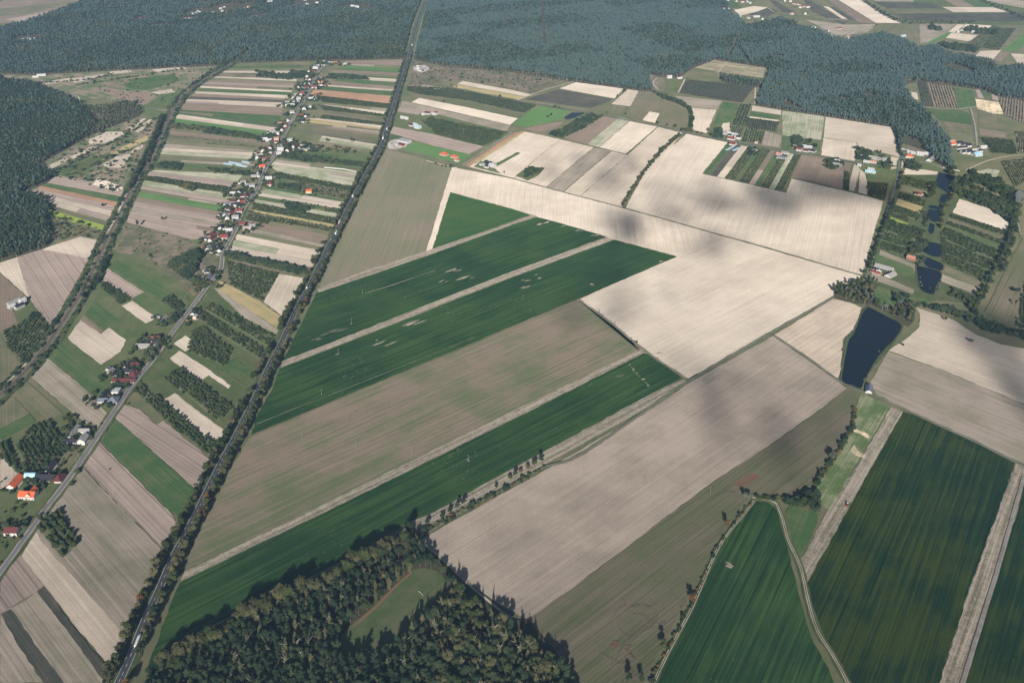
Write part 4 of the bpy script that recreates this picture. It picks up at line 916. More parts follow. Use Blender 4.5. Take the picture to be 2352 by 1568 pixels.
for k_, (q_, sp_, kp_, sz_) in enumerate((('1822,316 1838,316 1840,345 1822,342', 5, .8, 2.2), ('1840,322 1880,326 1880,345 1842,342', 7, .3, 1.6), ('1892,372 1912,366 1932,374 1940,384 1915,392 1895,388', 5.5, .6, 2.0), ('1968,342 1998,346 2000,372 1970,366', 5, .6, 2.0), ('2020,360 2046,368 2044,392 2014,384', 6, .5, 2.0),
        ('1722,342 1745,344 1742,360 1720,356', 5, .5, 1.9), ('1646,300 1656,302 1654,320 1640,318', 4.5, .9, 2.4), ('2086,372 2116,380 2110,394 2080,388', 5, .7, 2.2), ('2440,1 2441,1 2441,2', 5, 0, 1), ('2220,64 2246,66 2242,74 2216,72', 7, .8, 2.6), ('2234,68 2290,70 2284,82 2236,78', 7, .8, 2.8), ('2136,62 2164,66 2160,72 2134,70', 7, .8, 2.6), ('1868,70 1886,72 1880,80 1864,76', 7, .7, 2.4),
        ('1960,100 1990,92 2030,78 2010,84 1970,96', 7, .5, 2.4), ('2282,160 2340,170 2400,190 2400,210 2330,196 2284,176', 7, .8, 3.0), ('2150,100 2200,102 2250,112 2240,122 2180,116', 8, .6, 2.8), ('1206,392 1222,386 1236,388 1246,394 1230,402 1204,408', 4.5, .7, 1.8), ('1110,372 1130,376 1126,386 1108,382', 5, .5, 1.6), ('2230,395 2300,420 2345,450 2345,470 2290,445 2220,412', 5.5, .7, 2.4), ('2270,460 2345,500 2345,470 2330,455', 6, .6, 2.6),
        ('985,372 1040,380 1045,388 990,380', 5, .5, 1.5), ('330,790 360,775 390,770 400,755 370,810 340,840', 6, .6, 2.2), ('380,735 410,715 420,730 395,750', 6, .5, 2.2), ('250,880 275,862 280,880 262,900', 6, .4, 1.8), ('140,960 170,945 180,970 160,985', 6, .5, 1.8), ('10,1085 60,1078 55,1090 20,1105', 6, .3, 1.6))):
    scrub(q_, sp_, kp_, sz_, 60 + k_, .9)
for q_ in ('225,340 290,310 330,290', '160,372 215,346 285,318', '120,398 165,376 230,350', '205,384 260,360 300,345', '290,306 316,280', '322,308 346,284', '90,192 200,184 260,172', '180,196 300,178 420,160'):
    for p in WP(q_, 5):
        if rnd.random() < .7: scr.append((p[0] + rnd.uniform(-3, 3), p[1] + rnd.uniform(-3, 3), rnd.uniform(0, 6), rnd.uniform(.8, 2.2), rnd.choice((0, 0, 1, 2))))
for x, y in REEDS: scr.append((x, y, rnd.uniform(0, 6), rnd.uniform(.3, .8), rnd.choice((0, 1, 1, 1))))
mass('scrub', scr, LSH, 'scrub and bushes along the railway, ditches and field edges', 'scrub'); print('scrub', len(scr))

# ------------------------------------------------------------------ avenue trees along the main road
def nth(i):
    return '%d%s' % (i, 'th' if 10 < i % 100 < 14 else {1: 'st', 2: 'nd', 3: 'rd'}.get(i % 10, 'th'))
LOOK = {'green': 'green', 'olive': 'olive green', 'rust': 'rusty brown', 'yellow': 'yellowing', 'pale': 'silvery green', 'dark': 'dark green'}
cum = [0]
for i in range(1, len(main)): cum.append(cum[-1] + float(np.linalg.norm(main[i] - main[i - 1])))
def at_len(path, cm, s):
    i = max(1, min(len(path) - 1, int(np.searchsorted(cm, s)))); t = (s - cm[i - 1]) / (cm[i] - cm[i - 1]); return path[i - 1] + (path[i] - path[i - 1]) * t, i
AVR = []
for side, nm in ((-1, 'left'), (1, 'right')):
    s = 2.0; n = 0
    while s < 2650:
        p, i = at_len(main, cum, s); t = main[i] - main[i - 1]; t /= np.linalg.norm(t); nrm = np.array((t[1], -t[0])) * side
        d = 9.3 + rnd.uniform(-1.0, 2.2); q = p + nrm * d
        # photo: the first stretch is packed, later it thins out
        dens = 1.0
        if side < 0 and 520 < s < 760: dens = .45
        if side < 0 and 820 < s < 1240: dens = .55
        if side > 0 and 640 < s < 780: dens = .5
        if side > 0 and 8 < s < 40: dens = 0
        if rnd.random() < dens and s > 1560: AVR.append((q[0], q[1], rnd.uniform(0, 6.28), rnd.uniform(.65, 1.0), int(rnd.choice((3, 3, 5, 4)))))
        elif rnd.random() < dens:
            n += 1; k = rnd.choice(['green', 'green', 'green', 'olive', 'olive', 'dark'] + (['olive', 'dark', rnd.choice(('rust', 'yellow', 'olive'))] if s < 1100 else [])); sc = rnd.uniform(.9, 1.35) if s < 1000 else rnd.uniform(.8, 1.15)
            if 820 < s < 1300: sc *= .95
            tree(k, q[0], q[1], sc, '%s tree, %s from the near end, %s side of the main road' % (LOOK[k], nth(n), nm), 'trees lining the main road', 'roadside_tree', 'roadside tree')
        s += rnd.uniform(7.0, 11.5) if s < 900 else rnd.uniform(9, 14) if s < 1560 else rnd.uniform(6, 16)
mass('roadside_trees', AVR, LS, 'far end of the avenue of trees along the main road', 'trees'); print('avenue', len([1 for o in bpy.data.objects if o.name.startswith('roadside_tree')]))
# lone trees and hedge trees: photo position of the base, kind, scale, label
LONE = [(1640 / 4 + 1176 + 5, 1176 + 212, 'dark', 1.0, 'dark bushy tree on the ditch bank, middle of the three beside the crop track')]
LT_ = [
 (1588,1386,'rust',.75,'brownish tree on the ditch bank between the brown field and the dark crop'),
 (1523,1493,'green',.8,'small green tree on the lower ditch bank near the bottom edge'),
 (1669,1211,'rust',.7,'grey brown tree on the ditch bank just below the track bend'),
 (1716,1147,'pale',.9,'silvery willow where the ditch meets the track bend'),
 (1913,1056,'pale',.95,'large silvery willow on the ditch beside the pale green meadow'),
 (1884,1092,'olive',.45,'small bushy tree on the ditch below the silvery willow'),
 (1862,1168,'dark',.9,'dark tree in the clump at the lower end of the ditch'),
 (1848,1162,'green',.85,'green tree left of the dark one in the ditch clump'),
 (1876,1176,'dark',.75,'low dark tree at the right of the ditch clump'),
 (1445,1568,'dark',.7,'dark tree at the bottom edge left of the ditch'),
 (1473,1570,'green',.55,'thin green tree at the bottom edge beside the ditch'),
 (236,475,'green',.55,'small round tree alone in the pinkish field left of the railway'),
 (318,522,'dark',.85,'dark round tree at the left end of the pinkish field by the railway'),
 (374,508,'green',.6,'round green tree in the middle of the pinkish strip field'),
 (503,667,'green',.75,'round tree at the start of the golden strip by the village street'),
 (1218,400,'green',.8,'tall tree in the garden clump within the pale fields'),(1228,398,'green',.8,'right hand tall tree of the garden clump within the pale fields'),(1205,405,'column',.7,'narrow tree at the left of the garden clump'),(1246,393,'green',.55,'small tree at the right end of the garden clump'),(1236,402,'olive',.6,'low olive tree in the front of the garden clump'),
 (1158,400,'green',.4,'small bush tree beside the middle track near the pale house'),
 (1036,200,'green',.5,'round tree in the golden strip, left of a pair'),(1048,203,'green',.5,'round tree in the golden strip, right of a pair'),(1148,224,'green',.6,'round tree beside the lane at the end of the dark plantation'),
 (1018,236,'green',.6,'lone round tree at the upper edge of the long white field'),(1000,233,'green',.35,'small bush at the upper edge of the long white field'),
 (1510,287,'green',.6,'round tree beside the lane below the olive field'),(1532,291,'olive',.6,'second round tree beside the lane below the olive field'),(1551,297,'green',.7,'third round tree beside the lane below the olive field'),
 (1437,265,'green',.45,'bush tree on the lane near the brown strip'),(1393,262,'green',.4,'small tree by the lane beside the small pond'),
 (1568,303,'green',.8,'left tree of the clump where hedge and lane meet'),(1578,304,'olive',.8,'middle tree of the clump where hedge and lane meet'),(1588,306,'olive',.8,'right tree of the clump where hedge and lane meet'),
 (1602,309,'olive',.6,'low tree by the lane right of the clump'),(1612,312,'green',.5,'small tree by the lane below the pale field'),(1634,316,'green',.7,'tree by the lane at the foot of the green field'),(1648,308,'dark',.8,'dark tree left of the farm at the lane'),(1650,316,'green',.7,'green tree left of the farm at the lane'),(1626,303,'green',.6,'round tree at the foot of the pale field'),
 (1433,213,'dark',.8,'dark tree at the corner of the forest and the white field'),(1418,225,'green',.5,'small tree on the corner of the dark plantation'),
 (1275,249,'green',.7,'tree by the lane above the bright green field'),(1284,251,'olive',.6,'second tree by the lane above the bright green field'),
 (1258,272,'olive',.6,'bush tree at the left end of the small pond'),(1266,268,'green',.6,'tree at the upper left of the small pond'),
 (1336,302,'dark',.7,'dark tree in the hedge on the brown strip'),(1345,296,'green',.7,'tree in the hedge on the brown strip'),
 (1984,632,'green',.7,'low tree at the corner of the white field near the farm'),
 (2230,788,'pale',.6,'small grey bush tree in the pale field below the tree belt'),
 (2332,704,'green',.6,'lone tree in the olive field at the right edge'),(2336,676,'dark',.85,'dark lone tree in the olive field at the right edge'),
 (2073,795,'green',.35,'bush on the right bank of the big pond'),(2018,812,'green',.35,'small bush on the right bank of the big pond'),(1984,876,'pale',.35,'pale bush by the barn at the foot of the pond'),
 (1975,770,'green',.2,'tiny bush on the left bank of the big pond'),
 (560,1395,'olive',.9,'olive oak on the field side corner of the near wood') if False else None,
 (808,330,'green',.8,'round tree in the dull field left of the main road'),(752,328,'green',.7,'round tree beside the long hall yard'),
 (770,342,'olive',.6,'olive bush tree in the row below the hall yard'),(780,343,'olive',.6,'second olive bush tree in the row below the hall yard'),(792,345,'yellow',.6,'yellowish bush tree in the row below the hall yard'),
 (318,240,'dark',.8,'dark tree at the tip of the willow wood'),(310,239,'green',.7,'tree at the tip of the willow wood'),
 (412,210,'dark',.5,'dark bush by the railway in the green meadow'),(384,250,'rust',.6,'brownish tree beside the level crossing'),
 (2012,64,'dark',.8,'lone dark tree on the far tan field'),(2225,110,'green',.6,'lone tree on the bright far field'),(2217,113,'dark',.6,'dark lone tree on the bright far field'),
 (1243,1064,'dark',.75,'dark hedge tree at the upper end of the dirt road hedge'),(1228,1072,'olive',.7,'olive hedge tree next to the upper end of the dirt road hedge'),(1212,1080,'olive',.55,'low hedge tree in the upper dirt road hedge'),(1196,1088,'rust',.5,'rusty hedge tree in the dirt road hedge'),(1182,1098,'dark',.7,'dark hedge tree in the middle of the dirt road hedge'),(1172,1102,'green',.5,'small green hedge tree in the dirt road hedge'),
 (1140,1122,'green',.4,'low bush tree in the dirt road hedge'),(1066,1163,'dark',.65,'dark tree in the hedge nearest above the wood'),(1052,1172,'dark',.7,'twin dark tree in the hedge nearest above the wood'),(1034,1180,'green',.55,'green tree in the hedge close to the wood'),(1016,1192,'dark',.5,'small dark tree in the hedge close to the wood'),(982,1205,'dark',.55,'dark bush tree next to the corner of the wood'),
 (2170,738,'green',.5,'bush at the start of the tree belt below the ponds'),
]
for q in LT_:
    if q: p = gp(q[0], q[1]); tree(q[2], p.x, p.y, q[3] * 1.25, q[4], None, 'field_tree', 'tree')
def row(s, sp, kinds_, sc, label, group, name='row_tree', jit=1.5, cat='tree', keep=1.0):
    P = WP(s, sp); n = 0
    for p in P:
        if rnd.random() > keep: continue
        n += 1; k = rnd.choice(kinds_); tree(k, p[0] + rnd.uniform(-jit, jit), p[1] + rnd.uniform(-jit, jit), sc * rnd.uniform(.8, 1.15), label % nth(n), group, name, cat)
row('372,272 362,300 350,330 330,375 312,410 298,438', 7, ['dark', 'green', 'column'], .95, 'tall dark tree beside the railway, %s from the far end of the long row', 'tall row beside the railway', 'railway_tree', 3)
row('375,276 366,303 354,333 336,378', 8, ['dark', 'dark', 'column'], .9, 'tall dark tree in the second line beside the railway, %s from its far end', 'second line beside the railway', 'railway_tree', 3)
row('530,142 500,158 470,178 440,200', 9, ['dark', 'green'], .8, 'dark tree beside the railway at the forest, %s from the forest', 'dark trees beside the far railway', 'railway_tree', 3)
row('248,594 242,612 232,635 222,652', 6, ['dark', 'column', 'dark'], .8, 'dark tree in the short dense row by the railway, %s from its far end', 'short row by the railway', 'railway_tree', 2)
row('222,650 210,665 190,690', 6, ['dark', 'green'], .75, 'dense tree right of the rails, %s from the short row', 'trees right of the rails', 'railway_tree', 4)
row('205,640 195,655 190,670', 7, ['dark', 'green'], .45, 'low bushy tree left of the rails, %s from the far end', 'low trees left of the rails', 'railway_tree', 2)
row('2052,465 2040,500 2030,530 2018,560 2006,590 1996,620', 6.5, ['green', 'dark', 'dark', 'column'], .8, 'dark tree on the field side of the farm lane, %s from the far end', 'trees along the farm lane', 'lane_tree', 2)
row('2072,400 2068,420 2060,440', 7, ['green', 'olive'], .7, 'green tree right of the farm lane, %s from the crossroads', 'trees right of the farm lane', 'lane_tree', 2)
row('2062,312 2068,330 2066,350 2072,362', 9, ['dark', 'green'], .8, 'dark tree at the corner of the pale field, %s from the forest', 'trees at the pale field corner', 'corner_tree', 2)
row('2326,500 2322,530 2314,560 2300,600 2290,620 2270,650 2255,690 2235,720', 6.5, ['dark', 'green', 'dark', 'olive'], .85, 'dark tree in the belt right of the ponds, %s from the far end', 'belt of trees right of the ponds', 'belt_tree', 5)
row('2334,505 2330,535 2322,565 2308,605 2298,630', 7, ['dark', 'green'], .85, 'outer tree in the belt right of the ponds, %s from the far end', 'outer trees of the belt', 'belt_tree', 4)
row('2240,725 2260,745 2290,758 2320,770 2355,782', 6.5, ['dark', 'green', 'olive'], .8, 'tree in the belt above the pale right field, %s from the left', 'belt above the pale right field', 'belt_tree', 5)
row('2215,690 2230,705 2238,716', 7, ['dark', 'green'], .9, 'big tree at the bend of the tree belt, %s from the top', 'trees at the belt bend', 'belt_tree', 6)
row('2145,425 2140,445 2136,460', 7, ['dark', 'green'], .85, 'dark tree left of the upper ponds, %s from the top', 'trees left of the upper ponds', 'pond_tree', 5)
row('2188,450 2180,465 2170,480 2164,492 2160,515 2168,530', 7, ['dark', 'green', 'green', 'yellow'], .75, 'tree right of the upper ponds, %s from the top', 'trees right of the upper ponds', 'pond_tree', 4)
row('2120,490 2128,505 2120,522', 7, ['green', 'dark'], .6, 'tree left of the middle pond, %s from the top', 'trees left of the middle pond', 'pond_tree', 4)
row('2096,585 2110,572 2120,560', 6, ['dark', 'green'], .8, 'dark tree beside the red pond cabin, %s from the left', 'trees by the red cabin', 'pond_tree', 4)
row('2108,600 2120,603 2112,612', 7, ['green', 'dark'], .75, 'round tree on the dam between the lower ponds, %s from the left', 'trees on the pond dam', 'pond_tree', 2)
row('2114,640 2118,660 2152,668 2158,650', 12, ['pale', 'green'], .45, 'pale bush on the bank of the lowest chain pond, %s from the top left', 'bushes round the lowest chain pond', 'pond_tree', 2)
row('2012,26 2050,46 2080,56 2140,56 2200,56 2240,54', 13, ['dark', 'green'], .9, 'far dark belt tree beside the white field, %s from its top', 'far belt beside the white field', 'belt_tree', 5)
row('1984,6 2004,18 2030,34 2060,50', 13, ['dark'], .9, 'dark tree on the edge of the far white field, %s from the top', 'far trees along the white field', 'belt_tree', 5)
row('2244,0 2300,22 2360,50', 15, ['dark', 'green'], .9, 'dark tree in the far right corner belt, %s from the left', 'far right corner belt', 'belt_tree', 4)
row('1820,318 1822,335 1828,342', 7, ['dark', 'green'], .7, 'garden tree left of the two red farmhouses, %s from the top', 'garden trees of the red farmhouses', 'garden_tree', 3)
row('1965,345 1985,352 2005,358', 7, ['green', 'dark'], .7, 'orchard side tree above the grey farms, %s from the left', 'trees above the grey farms', 'garden_tree', 4)
row('2012,352 2030,362 2040,372 2045,385', 8, ['green', 'dark'], .7, 'tree right of the grey farms, %s from the top', 'trees right of the grey farms', 'garden_tree', 4)
row('1905,372 1912,382 1900,388', 7, ['green', 'dark'], .7, 'tree around the small farm by the lane, %s from the top', 'trees around the small lane farm', 'garden_tree', 3)
row('1722,345 1732,352 1738,345', 6, ['dark', 'green'], .7, 'tree around the small house in the strips, %s from the left', 'trees around the small strip house', 'garden_tree', 3)
row('2078,374 2090,380 2096,372', 8, ['green', 'dark'], .7, 'tree near the white walled yard, %s from the left', 'trees near the white walled yard', 'garden_tree', 4)
row('2178,395 2185,405 2180,380 2190,400', 8, ['dark', 'green'], .9, 'dark tree at the forest tip by the ponds, %s in the clump', 'clump at the forest tip', 'pond_tree', 6)

# ------------------------------------------------------------------ buildings
WALLM = {'w': solid('white_plaster', (.60, .58, .54), .8, .1), 'y': solid('cream_plaster', (.68, .58, .36), .8, .06), 'g': solid('grey_plaster', (.42, .40, .37), .85, .08), 'b': solid('brick', (.36, .18, .12), .85, .1), 'p': solid('pink_plaster', (.6, .42, .34), .85, .08)}
ROOFM = {'r': solid('red_roof', (.24, .06, .05), .6, .15), 'o': solid('orange_roof', (.62, .13, .05), .6, .15), 'd': solid('dark_roof', (.035, .035, .045), .55, .2), 'g': solid('grey_roof', (.32, .31, .30), .8, .15), 'w': solid('white_roof', (.52, .52, .52), .7, .12), 'm': solid('maroon_roof', (.12, .035, .035), .6, .2), 'b': solid('light_blue_roof', (.36, .56, .64), .6, .08), 'k': solid('blue_grey_roof', (.16, .18, .23), .5, .12), 'p': solid('pinkish_roof', (.5, .25, .18), .8, .12)}
GLASS = solid('window_glass', (.03, .04, .06), .15, .05, spec=.6); DOORM = solid('door_wood', (.12, .07, .04), .7)
RN = {'r': 'red', 'o': 'bright orange', 'd': 'dark', 'g': 'grey', 'w': 'white', 'm': 'maroon', 'b': 'light blue', 'k': 'blue grey', 'p': 'pinkish'}
WN = {'w': 'white', 'y': 'cream', 'g': 'grey', 'b': 'brick', 'p': 'pink'}
def quadroof(mb, L, W, z0, rh, hip, oh=.5, th=.22):
    a, b = L / 2 + oh, W / 2 + oh; zz = z0 - oh * rh / (W / 2); rx = L / 2 + oh - (W / 2 if hip else 0) * 1.0
    if rx < .3: rx = .3
    for dz, flip in ((0, False), (-th, True)):
        v = [(-a, -b, zz + dz), (a, -b, zz + dz), (a, b, zz + dz), (-a, b, zz + dz), (-rx, 0, z0 + rh + dz), (rx, 0, z0 + rh + dz)]
        f = [(0, 1, 5, 4), (2, 3, 4, 5)] + ([(1, 2, 5), (3, 0, 4)] if hip else [])
        mb.add(v, [q[::-1] for q in f] if flip else f)
    n = len(mb.v) - 12; e = [(0, 1), (1, 2), (2, 3), (3, 0)] if hip else [(0, 1), (1, 5), (5, 2), (2, 3), (3, 4), (4, 0)]
    for i, j in e: mb.f.append((n + j, n + i, n + i + 6, n + j + 6)); mb.m.append(0)
def house(x, y, az, L, W, h, wall, roof, label, cat='house', group=None, style='gable', detail=1, name='house', rh=None, wing=None):
    rt = tag(link(name, None, loc=(x, y, .4), rz=az), label, cat, group); rh = rh if rh is not None else W * .36
    bodies = [(0, 0, 0, L, W)] + ([wing] if wing else [])
    mb = MB(); rb = MB(); wb = []
    for bx, by, ba, bl_, bw in bodies:
        m2 = MB(); a, b = bl_ / 2, bw / 2
        v = [(-a, -b, -.6), (a, -b, -.6), (a, b, -.6), (-a, b, -.6), (-a, -b, h), (a, -b, h), (a, b, h), (-a, b, h)]; f = [(0, 1, 5, 4), (1, 2, 6, 5), (2, 3, 7, 6), (3, 0, 4, 7), (4, 5, 6, 7)]
        if style == 'gable': v += [(-a, 0, h + rh - .06), (a, 0, h + rh - .06)]; f += [(5, 6, 9), (7, 4, 8)]
        m2.add(v, f); r2 = MB()
        if style == 'flat':
            r2.box((0, 0, h + .2), (bl_ + .5, bw + .5, .35)); r2.box((bl_ * .2, bw * .15, h + .7), (2.2, 1.6, .7))
        elif style == 'arch':
            n = 10; vs = []
            for sx in (-a, a):
                for i in range(n + 1): t = math.pi * i / n; vs.append((sx, -math.cos(t) * (b + .1), h * .4 + math.sin(t) * rh * 2))
            r2.add(vs, [(i, n + 1 + i, n + 2 + i, i + 1) for i in range(n)] + [tuple(range(n + 1)), tuple(range(n + 1, 2 * n + 2))[::-1]])
        else: quadroof(r2, bl_, bw, h, rh, style == 'hip')
        ca, sa = math.cos(ba), math.sin(ba); tr = lambda vv: [(bx + p[0] * ca - p[1] * sa, by + p[0] * sa + p[1] * ca, p[2]) for p in vv]
        mb.add(tr(m2.v), m2.f); rb.add(tr(r2.v), r2.f)
    link('wall', mb.mesh('wall', [WALLM[wall]]), rt)
    ro = link('roof', rb.mesh('roof', [ROOFM[roof]]), rt)
    if detail and style in ('gable', 'hip'):
        c = MB(); c.box((L * .2, W * .1, h + rh * .95), (.7, .6, 1.3)); c.box((L * .2, W * .1, h + rh * .95 + .7), (.85, .75, .12)); link('chimney', c.mesh('chimney', [WALLM['b'] if wall != 'b' else WALLM['g']]), ro)
    if detail >= 1 and style != 'arch':
        nwin = max(2, int(L // 4)); fl = 2 if h > 4.6 else 1
        for side in (-1, 1):
            for k in range(nwin):
                for fz in range(fl):
                    if detail < 2 and side > 0: continue
                    xx = -L / 2 + L * (k + .5) / nwin
                    if side < 0 and k == nwin // 2 and fz == 0: continue
                    m = MB(); m.box((xx, side * (W / 2 + .02), 1.6 + fz * 2.8), (1.3, .12, 1.3)); link('window', m.mesh('window', [GLASS]), rt)
        m = MB(); m.box((-L / 2 + L * (nwin // 2 + .5) / nwin, -W / 2 - .02, 1.05), (1.1, .14, 2.1)); link('door', m.mesh('door', [DOORM]), rt)
    return rt
sdir = []
cums = [0]
for i in range(1, len(street)): cums.append(cums[-1] + float(np.linalg.norm(street[i] - street[i - 1])))
SA = np.array(street)
def street_info(p):
    d = np.hypot(SA[:, 0] - p.x, SA[:, 1] - p.y); i = int(d.argmin()); i = max(1, min(len(SA) - 2, i)); t = SA[i + 1] - SA[i - 1]; t /= np.linalg.norm(t)
    side = 'right' if (p.x - SA[i, 0]) * t[1] - (p.y - SA[i, 1]) * t[0] < 0 else 'left'      # street runs towards the viewer
    return i, math.atan2(t[1], t[0]), side, d.min()
# (tile col, row, x, y, roof[, wall, length, width, style, rot])   x, y in detail-tile units
VIL = """1 0 635 578 w|1 0 683 580 d|1 0 732 585 o y|1 0 822 596 w|1 0 620 606 d|1 0 560 614 w w 18 8|1 0 550 636 w w 16 8|1 0 490 668 r|1 0 532 672 r|1 0 470 706 d|1 0 497 738 r|1 0 604 727 r
1 0 575 763 o y|1 0 612 766 o y|1 0 605 790 r|1 0 430 776 d|1 0 455 781 w|1 0 488 782 d|1 0 395 815 d w 14 9|1 0 430 819 d|1 0 467 814 r|1 0 538 815 r w 14 10|1 0 425 876 r w 14 11|1 0 370 884 w
1 0 543 888 o|1 0 505 918 w|1 0 550 921 w w 16 7|1 0 345 906 g|1 0 395 918 g|1 0 290 951 g|1 0 350 948 w|1 0 390 948 w|1 0 285 976 w|1 0 330 976 w w 16 7|1 0 445 1008 g w 14 10|1 0 500 991 w|1 0 420 1076 r
1 0 460 1081 d|1 0 415 1122 d w 18 12 hip|1 0 335 1046 g|1 0 295 1116 g|1 0 235 1146 p p 18 9|1 0 272 1168 p p|1 0 240 1201 r|1 0 195 1238 g w|1 0 150 1231 g|1 0 85 1278 d w 14 9|1 0 110 1297 w w 22 7|1 0 190 1292 p
1 0 190 1322 r|1 0 130 1368 r w 15 9|1 0 68 1393 r w 14 9|1 0 315 1298 w w 13 12 flat|1 0 262 1338 r|1 0 345 1357 r w 14 8|1 0 455 1382 w y 22 13 flat|1 0 400 1370 m g 12 8|1 0 228 1386 w w 14 8|1 0 135 1416 w w 9 8
1 0 85 1477 r|1 0 62 1540 o w 13 11|1 0 15 1456 g|1 0 215 1424 w w 12 6|1 0 290 1396 r|1 1 20 58 w w 12 8|1 1 28 35 d|1 1 120 86 w w 14 8|1 1 132 136 r w 14 10 hip|1 1 490 206 o y 12 9|0 1 2335 66 g|0 1 2310 150 w w 16 12 flat
0 1 2240 126 g|0 1 2140 216 w w 12 6|0 1 2200 206 d|0 1 2295 221 d w|0 1 2250 248 m w 15 12 hip|0 1 2205 284 r w 14 9|0 1 2235 308 r w 12 9|0 1 2145 301 m w 12 8|0 1 2100 322 k w 12 7|0 1 2160 328 d|0 1 2105 368 r w 12 7
0 1 2195 388 r w 14 9|0 1 2130 408 m w 16 6|0 1 2068 420 w w 12 8|0 1 2092 454 w w 9 8|0 1 2165 441 g w 13 9|0 1 2225 511 r w 13 9|0 1 2275 538 g p 16 6|0 1 2320 524 g g 12 6|0 1 2030 534 d w 14 8|0 1 2095 554 w w 18 7
0 1 1940 606 r w 20 8 gable 1|0 1 2030 602 m w 28 7|0 1 1938 643 r w 14 7|0 1 2062 630 r w 15 11|0 1 1917 720 g w 18 8 gable 1|0 1 1987 706 d w 11 9|0 1 2022 736 d w 16 9 gable 1|0 1 1920 992 k b 20 9 gable 1|0 1 1918 941 d w 14 6|0 1 1790 1326 d w 14 10
0 1 1797 1362 w p 9 6|0 1 1510 1376 g g 19 7 gable 1|0 2 1432 -6 r w 16 8|0 2 1322 55 g w 22 10|0 2 1400 10 d w 12 6|0 2 1440 52 k w 14 7 gable 1|0 2 1180 226 d w 22 8 gable 1|0 2 1250 234 m w 12 9|0 2 1025 292 g g 12 8|0 2 1090 312 d w 18 8 gable 1|0 2 1166 286 d w 11 9
0 2 1235 310 m w 18 12 hip 1|0 2 1140 372 m w 34 9|0 2 955 508 d g 26 8 gable 1|0 2 1075 476 w w 12 10 flat|0 2 955 556 k w 14 8|0 2 1045 556 k w 15 14 hip|0 2 680 850 g w 30 8 gable 1|0 2 783 846 g w 14 7|0 2 655 930 d w 18 8|0 2 770 920 g w 16 10 gable 1
0 2 465 1170 d y 24 8 gable 1|0 2 430 1268 d y 22 14|0 2 548 1270 m w 16 12 hip 1|0 2 145 1306 o w 24 11 gable 1|0 2 290 1256 b g 14 9 arch|0 3 118 196 m w 15 11|0 1 1452 1600 m w 16 8"""
def placecluster(txt, desc, cat='house', az0=None, det=None, order='x', street_=False):
    L_ = []
    for q in txt.replace('\n', '|').split('|'):
        a = q.split(); c, r, x, y = map(float, a[:4]); X, Y = T(c, r, x, y)
        L_.append((X, Y, a[4], a[5] if len(a) > 5 else 'w', float(a[6]) if len(a) > 6 else 11.5, float(a[7]) if len(a) > 7 else 7.8, a[8] if len(a) > 8 else 'gable', int(a[9]) if len(a) > 9 else 0))
    cnt = {}
    L_.sort(key=(lambda q: -q[1]) if order == 'y' else (lambda q: q[0]))
    for X, Y, rf, wl, L, W, st, rot in L_:
        p = gp(X, Y); big = Y > 380
        if street_:
            i, a, side, dd = street_info(p); az = a + (math.pi / 2 if (not rot and rnd.random() < .55) or False else 0) + rnd.uniform(-.06, .06)
            if rot: az = a
            elif L > 16: az = a + math.pi / 2
            cnt[side] = cnt.get(side, 0) + 1
            lab = '%s house, %s roof, %s from the near end, %s side of village street' % (WN[wl], RN[rf], nth(cnt[side]), side)
        else:
            az = (az0 if az0 is not None else rnd.uniform(0, 3)) + (math.pi / 2 if rot else 0) + rnd.uniform(-.1, .1); cnt[0] = cnt.get(0, 0) + 1
            lab = '%s, %s roof, %s from left %s' % (WN[wl] + ' building', RN[rf], nth(cnt[0]), desc)
        h = 3.0 if L > 17 else rnd.choice((3.4, 4.2, 5.4)); 
        if not big: h += .3
        house(p.x, p.y, az, L, W, h, wl, rf, lab, cat, ('houses along the village street' if street_ else 'buildings ' + desc), st, (2 if Y > 700 else 1 if Y > 330 else 0), 'house')
    return L_
VH = placecluster(VIL, '', order='y', street_=True)
def dirang(a, b): p, q = gp(*a), gp(*b); return math.atan2(q.y - p.y, q.x - p.x)
placecluster("0 0 1300 185 r w 50 16|0 0 155 214 w w 16 9|0 0 190 210 w w 12 8|0 0 270 366 w w 22 9|0 0 215 370 w w 10 6|0 0 330 358 r w 10 8|0 0 1825 114 w w 22 9|0 0 1800 126 w|0 0 1850 122 r|0 0 2060 70 r w 18 10|0 0 2030 90 w|0 0 2100 160 r|0 0 2075 154 r|0 0 1955 124 r|0 0 2095 126 o|0 0 1828 184 w w 15 9|0 0 1750 178 r|0 0 2205 154 r w 18 8|0 0 2245 84 r|0 0 2285 74 o|0 0 1710 188 w|0 0 2340 174 r w 16 9|0 0 2045 110 w|0 0 1775 135 w", 'among the trees of the far left forest')
placecluster("1 0 130 24 w w 20 10|1 0 10 168 w w 22 12|1 0 470 50 w|1 0 440 70 w|1 0 490 66 r w 14 8|1 0 375 70 w|1 0 835 92 r|1 0 890 64 w w 16 9|1 0 940 74 w|1 0 975 104 w|1 0 1005 105 r|1 0 260 70 w|1 0 560 34 w|1 0 925 70 w|1 0 30 45 r|1 0 450 8 w|1 0 600 8 w", 'in the upper middle forest hamlet')
placecluster("1 0 1520 652 w w 22 12 flat|1 0 1500 636 w w 16 10 flat|1 0 1498 614 r w 16 9 flat|1 0 1545 640 w w 14 6 flat", 'of the fuel station by the main road', 'station building', dirang((970, 165), (990, 155)))
A1 = dirang((951, 326), (1083, 356))
placecluster("1 0 1365 1302 w w 30 18 flat|1 0 1345 1342 m p 20 9|1 0 1290 1340 w w 8 4 flat", 'of the roadside shop yard', 'commercial building', A1)
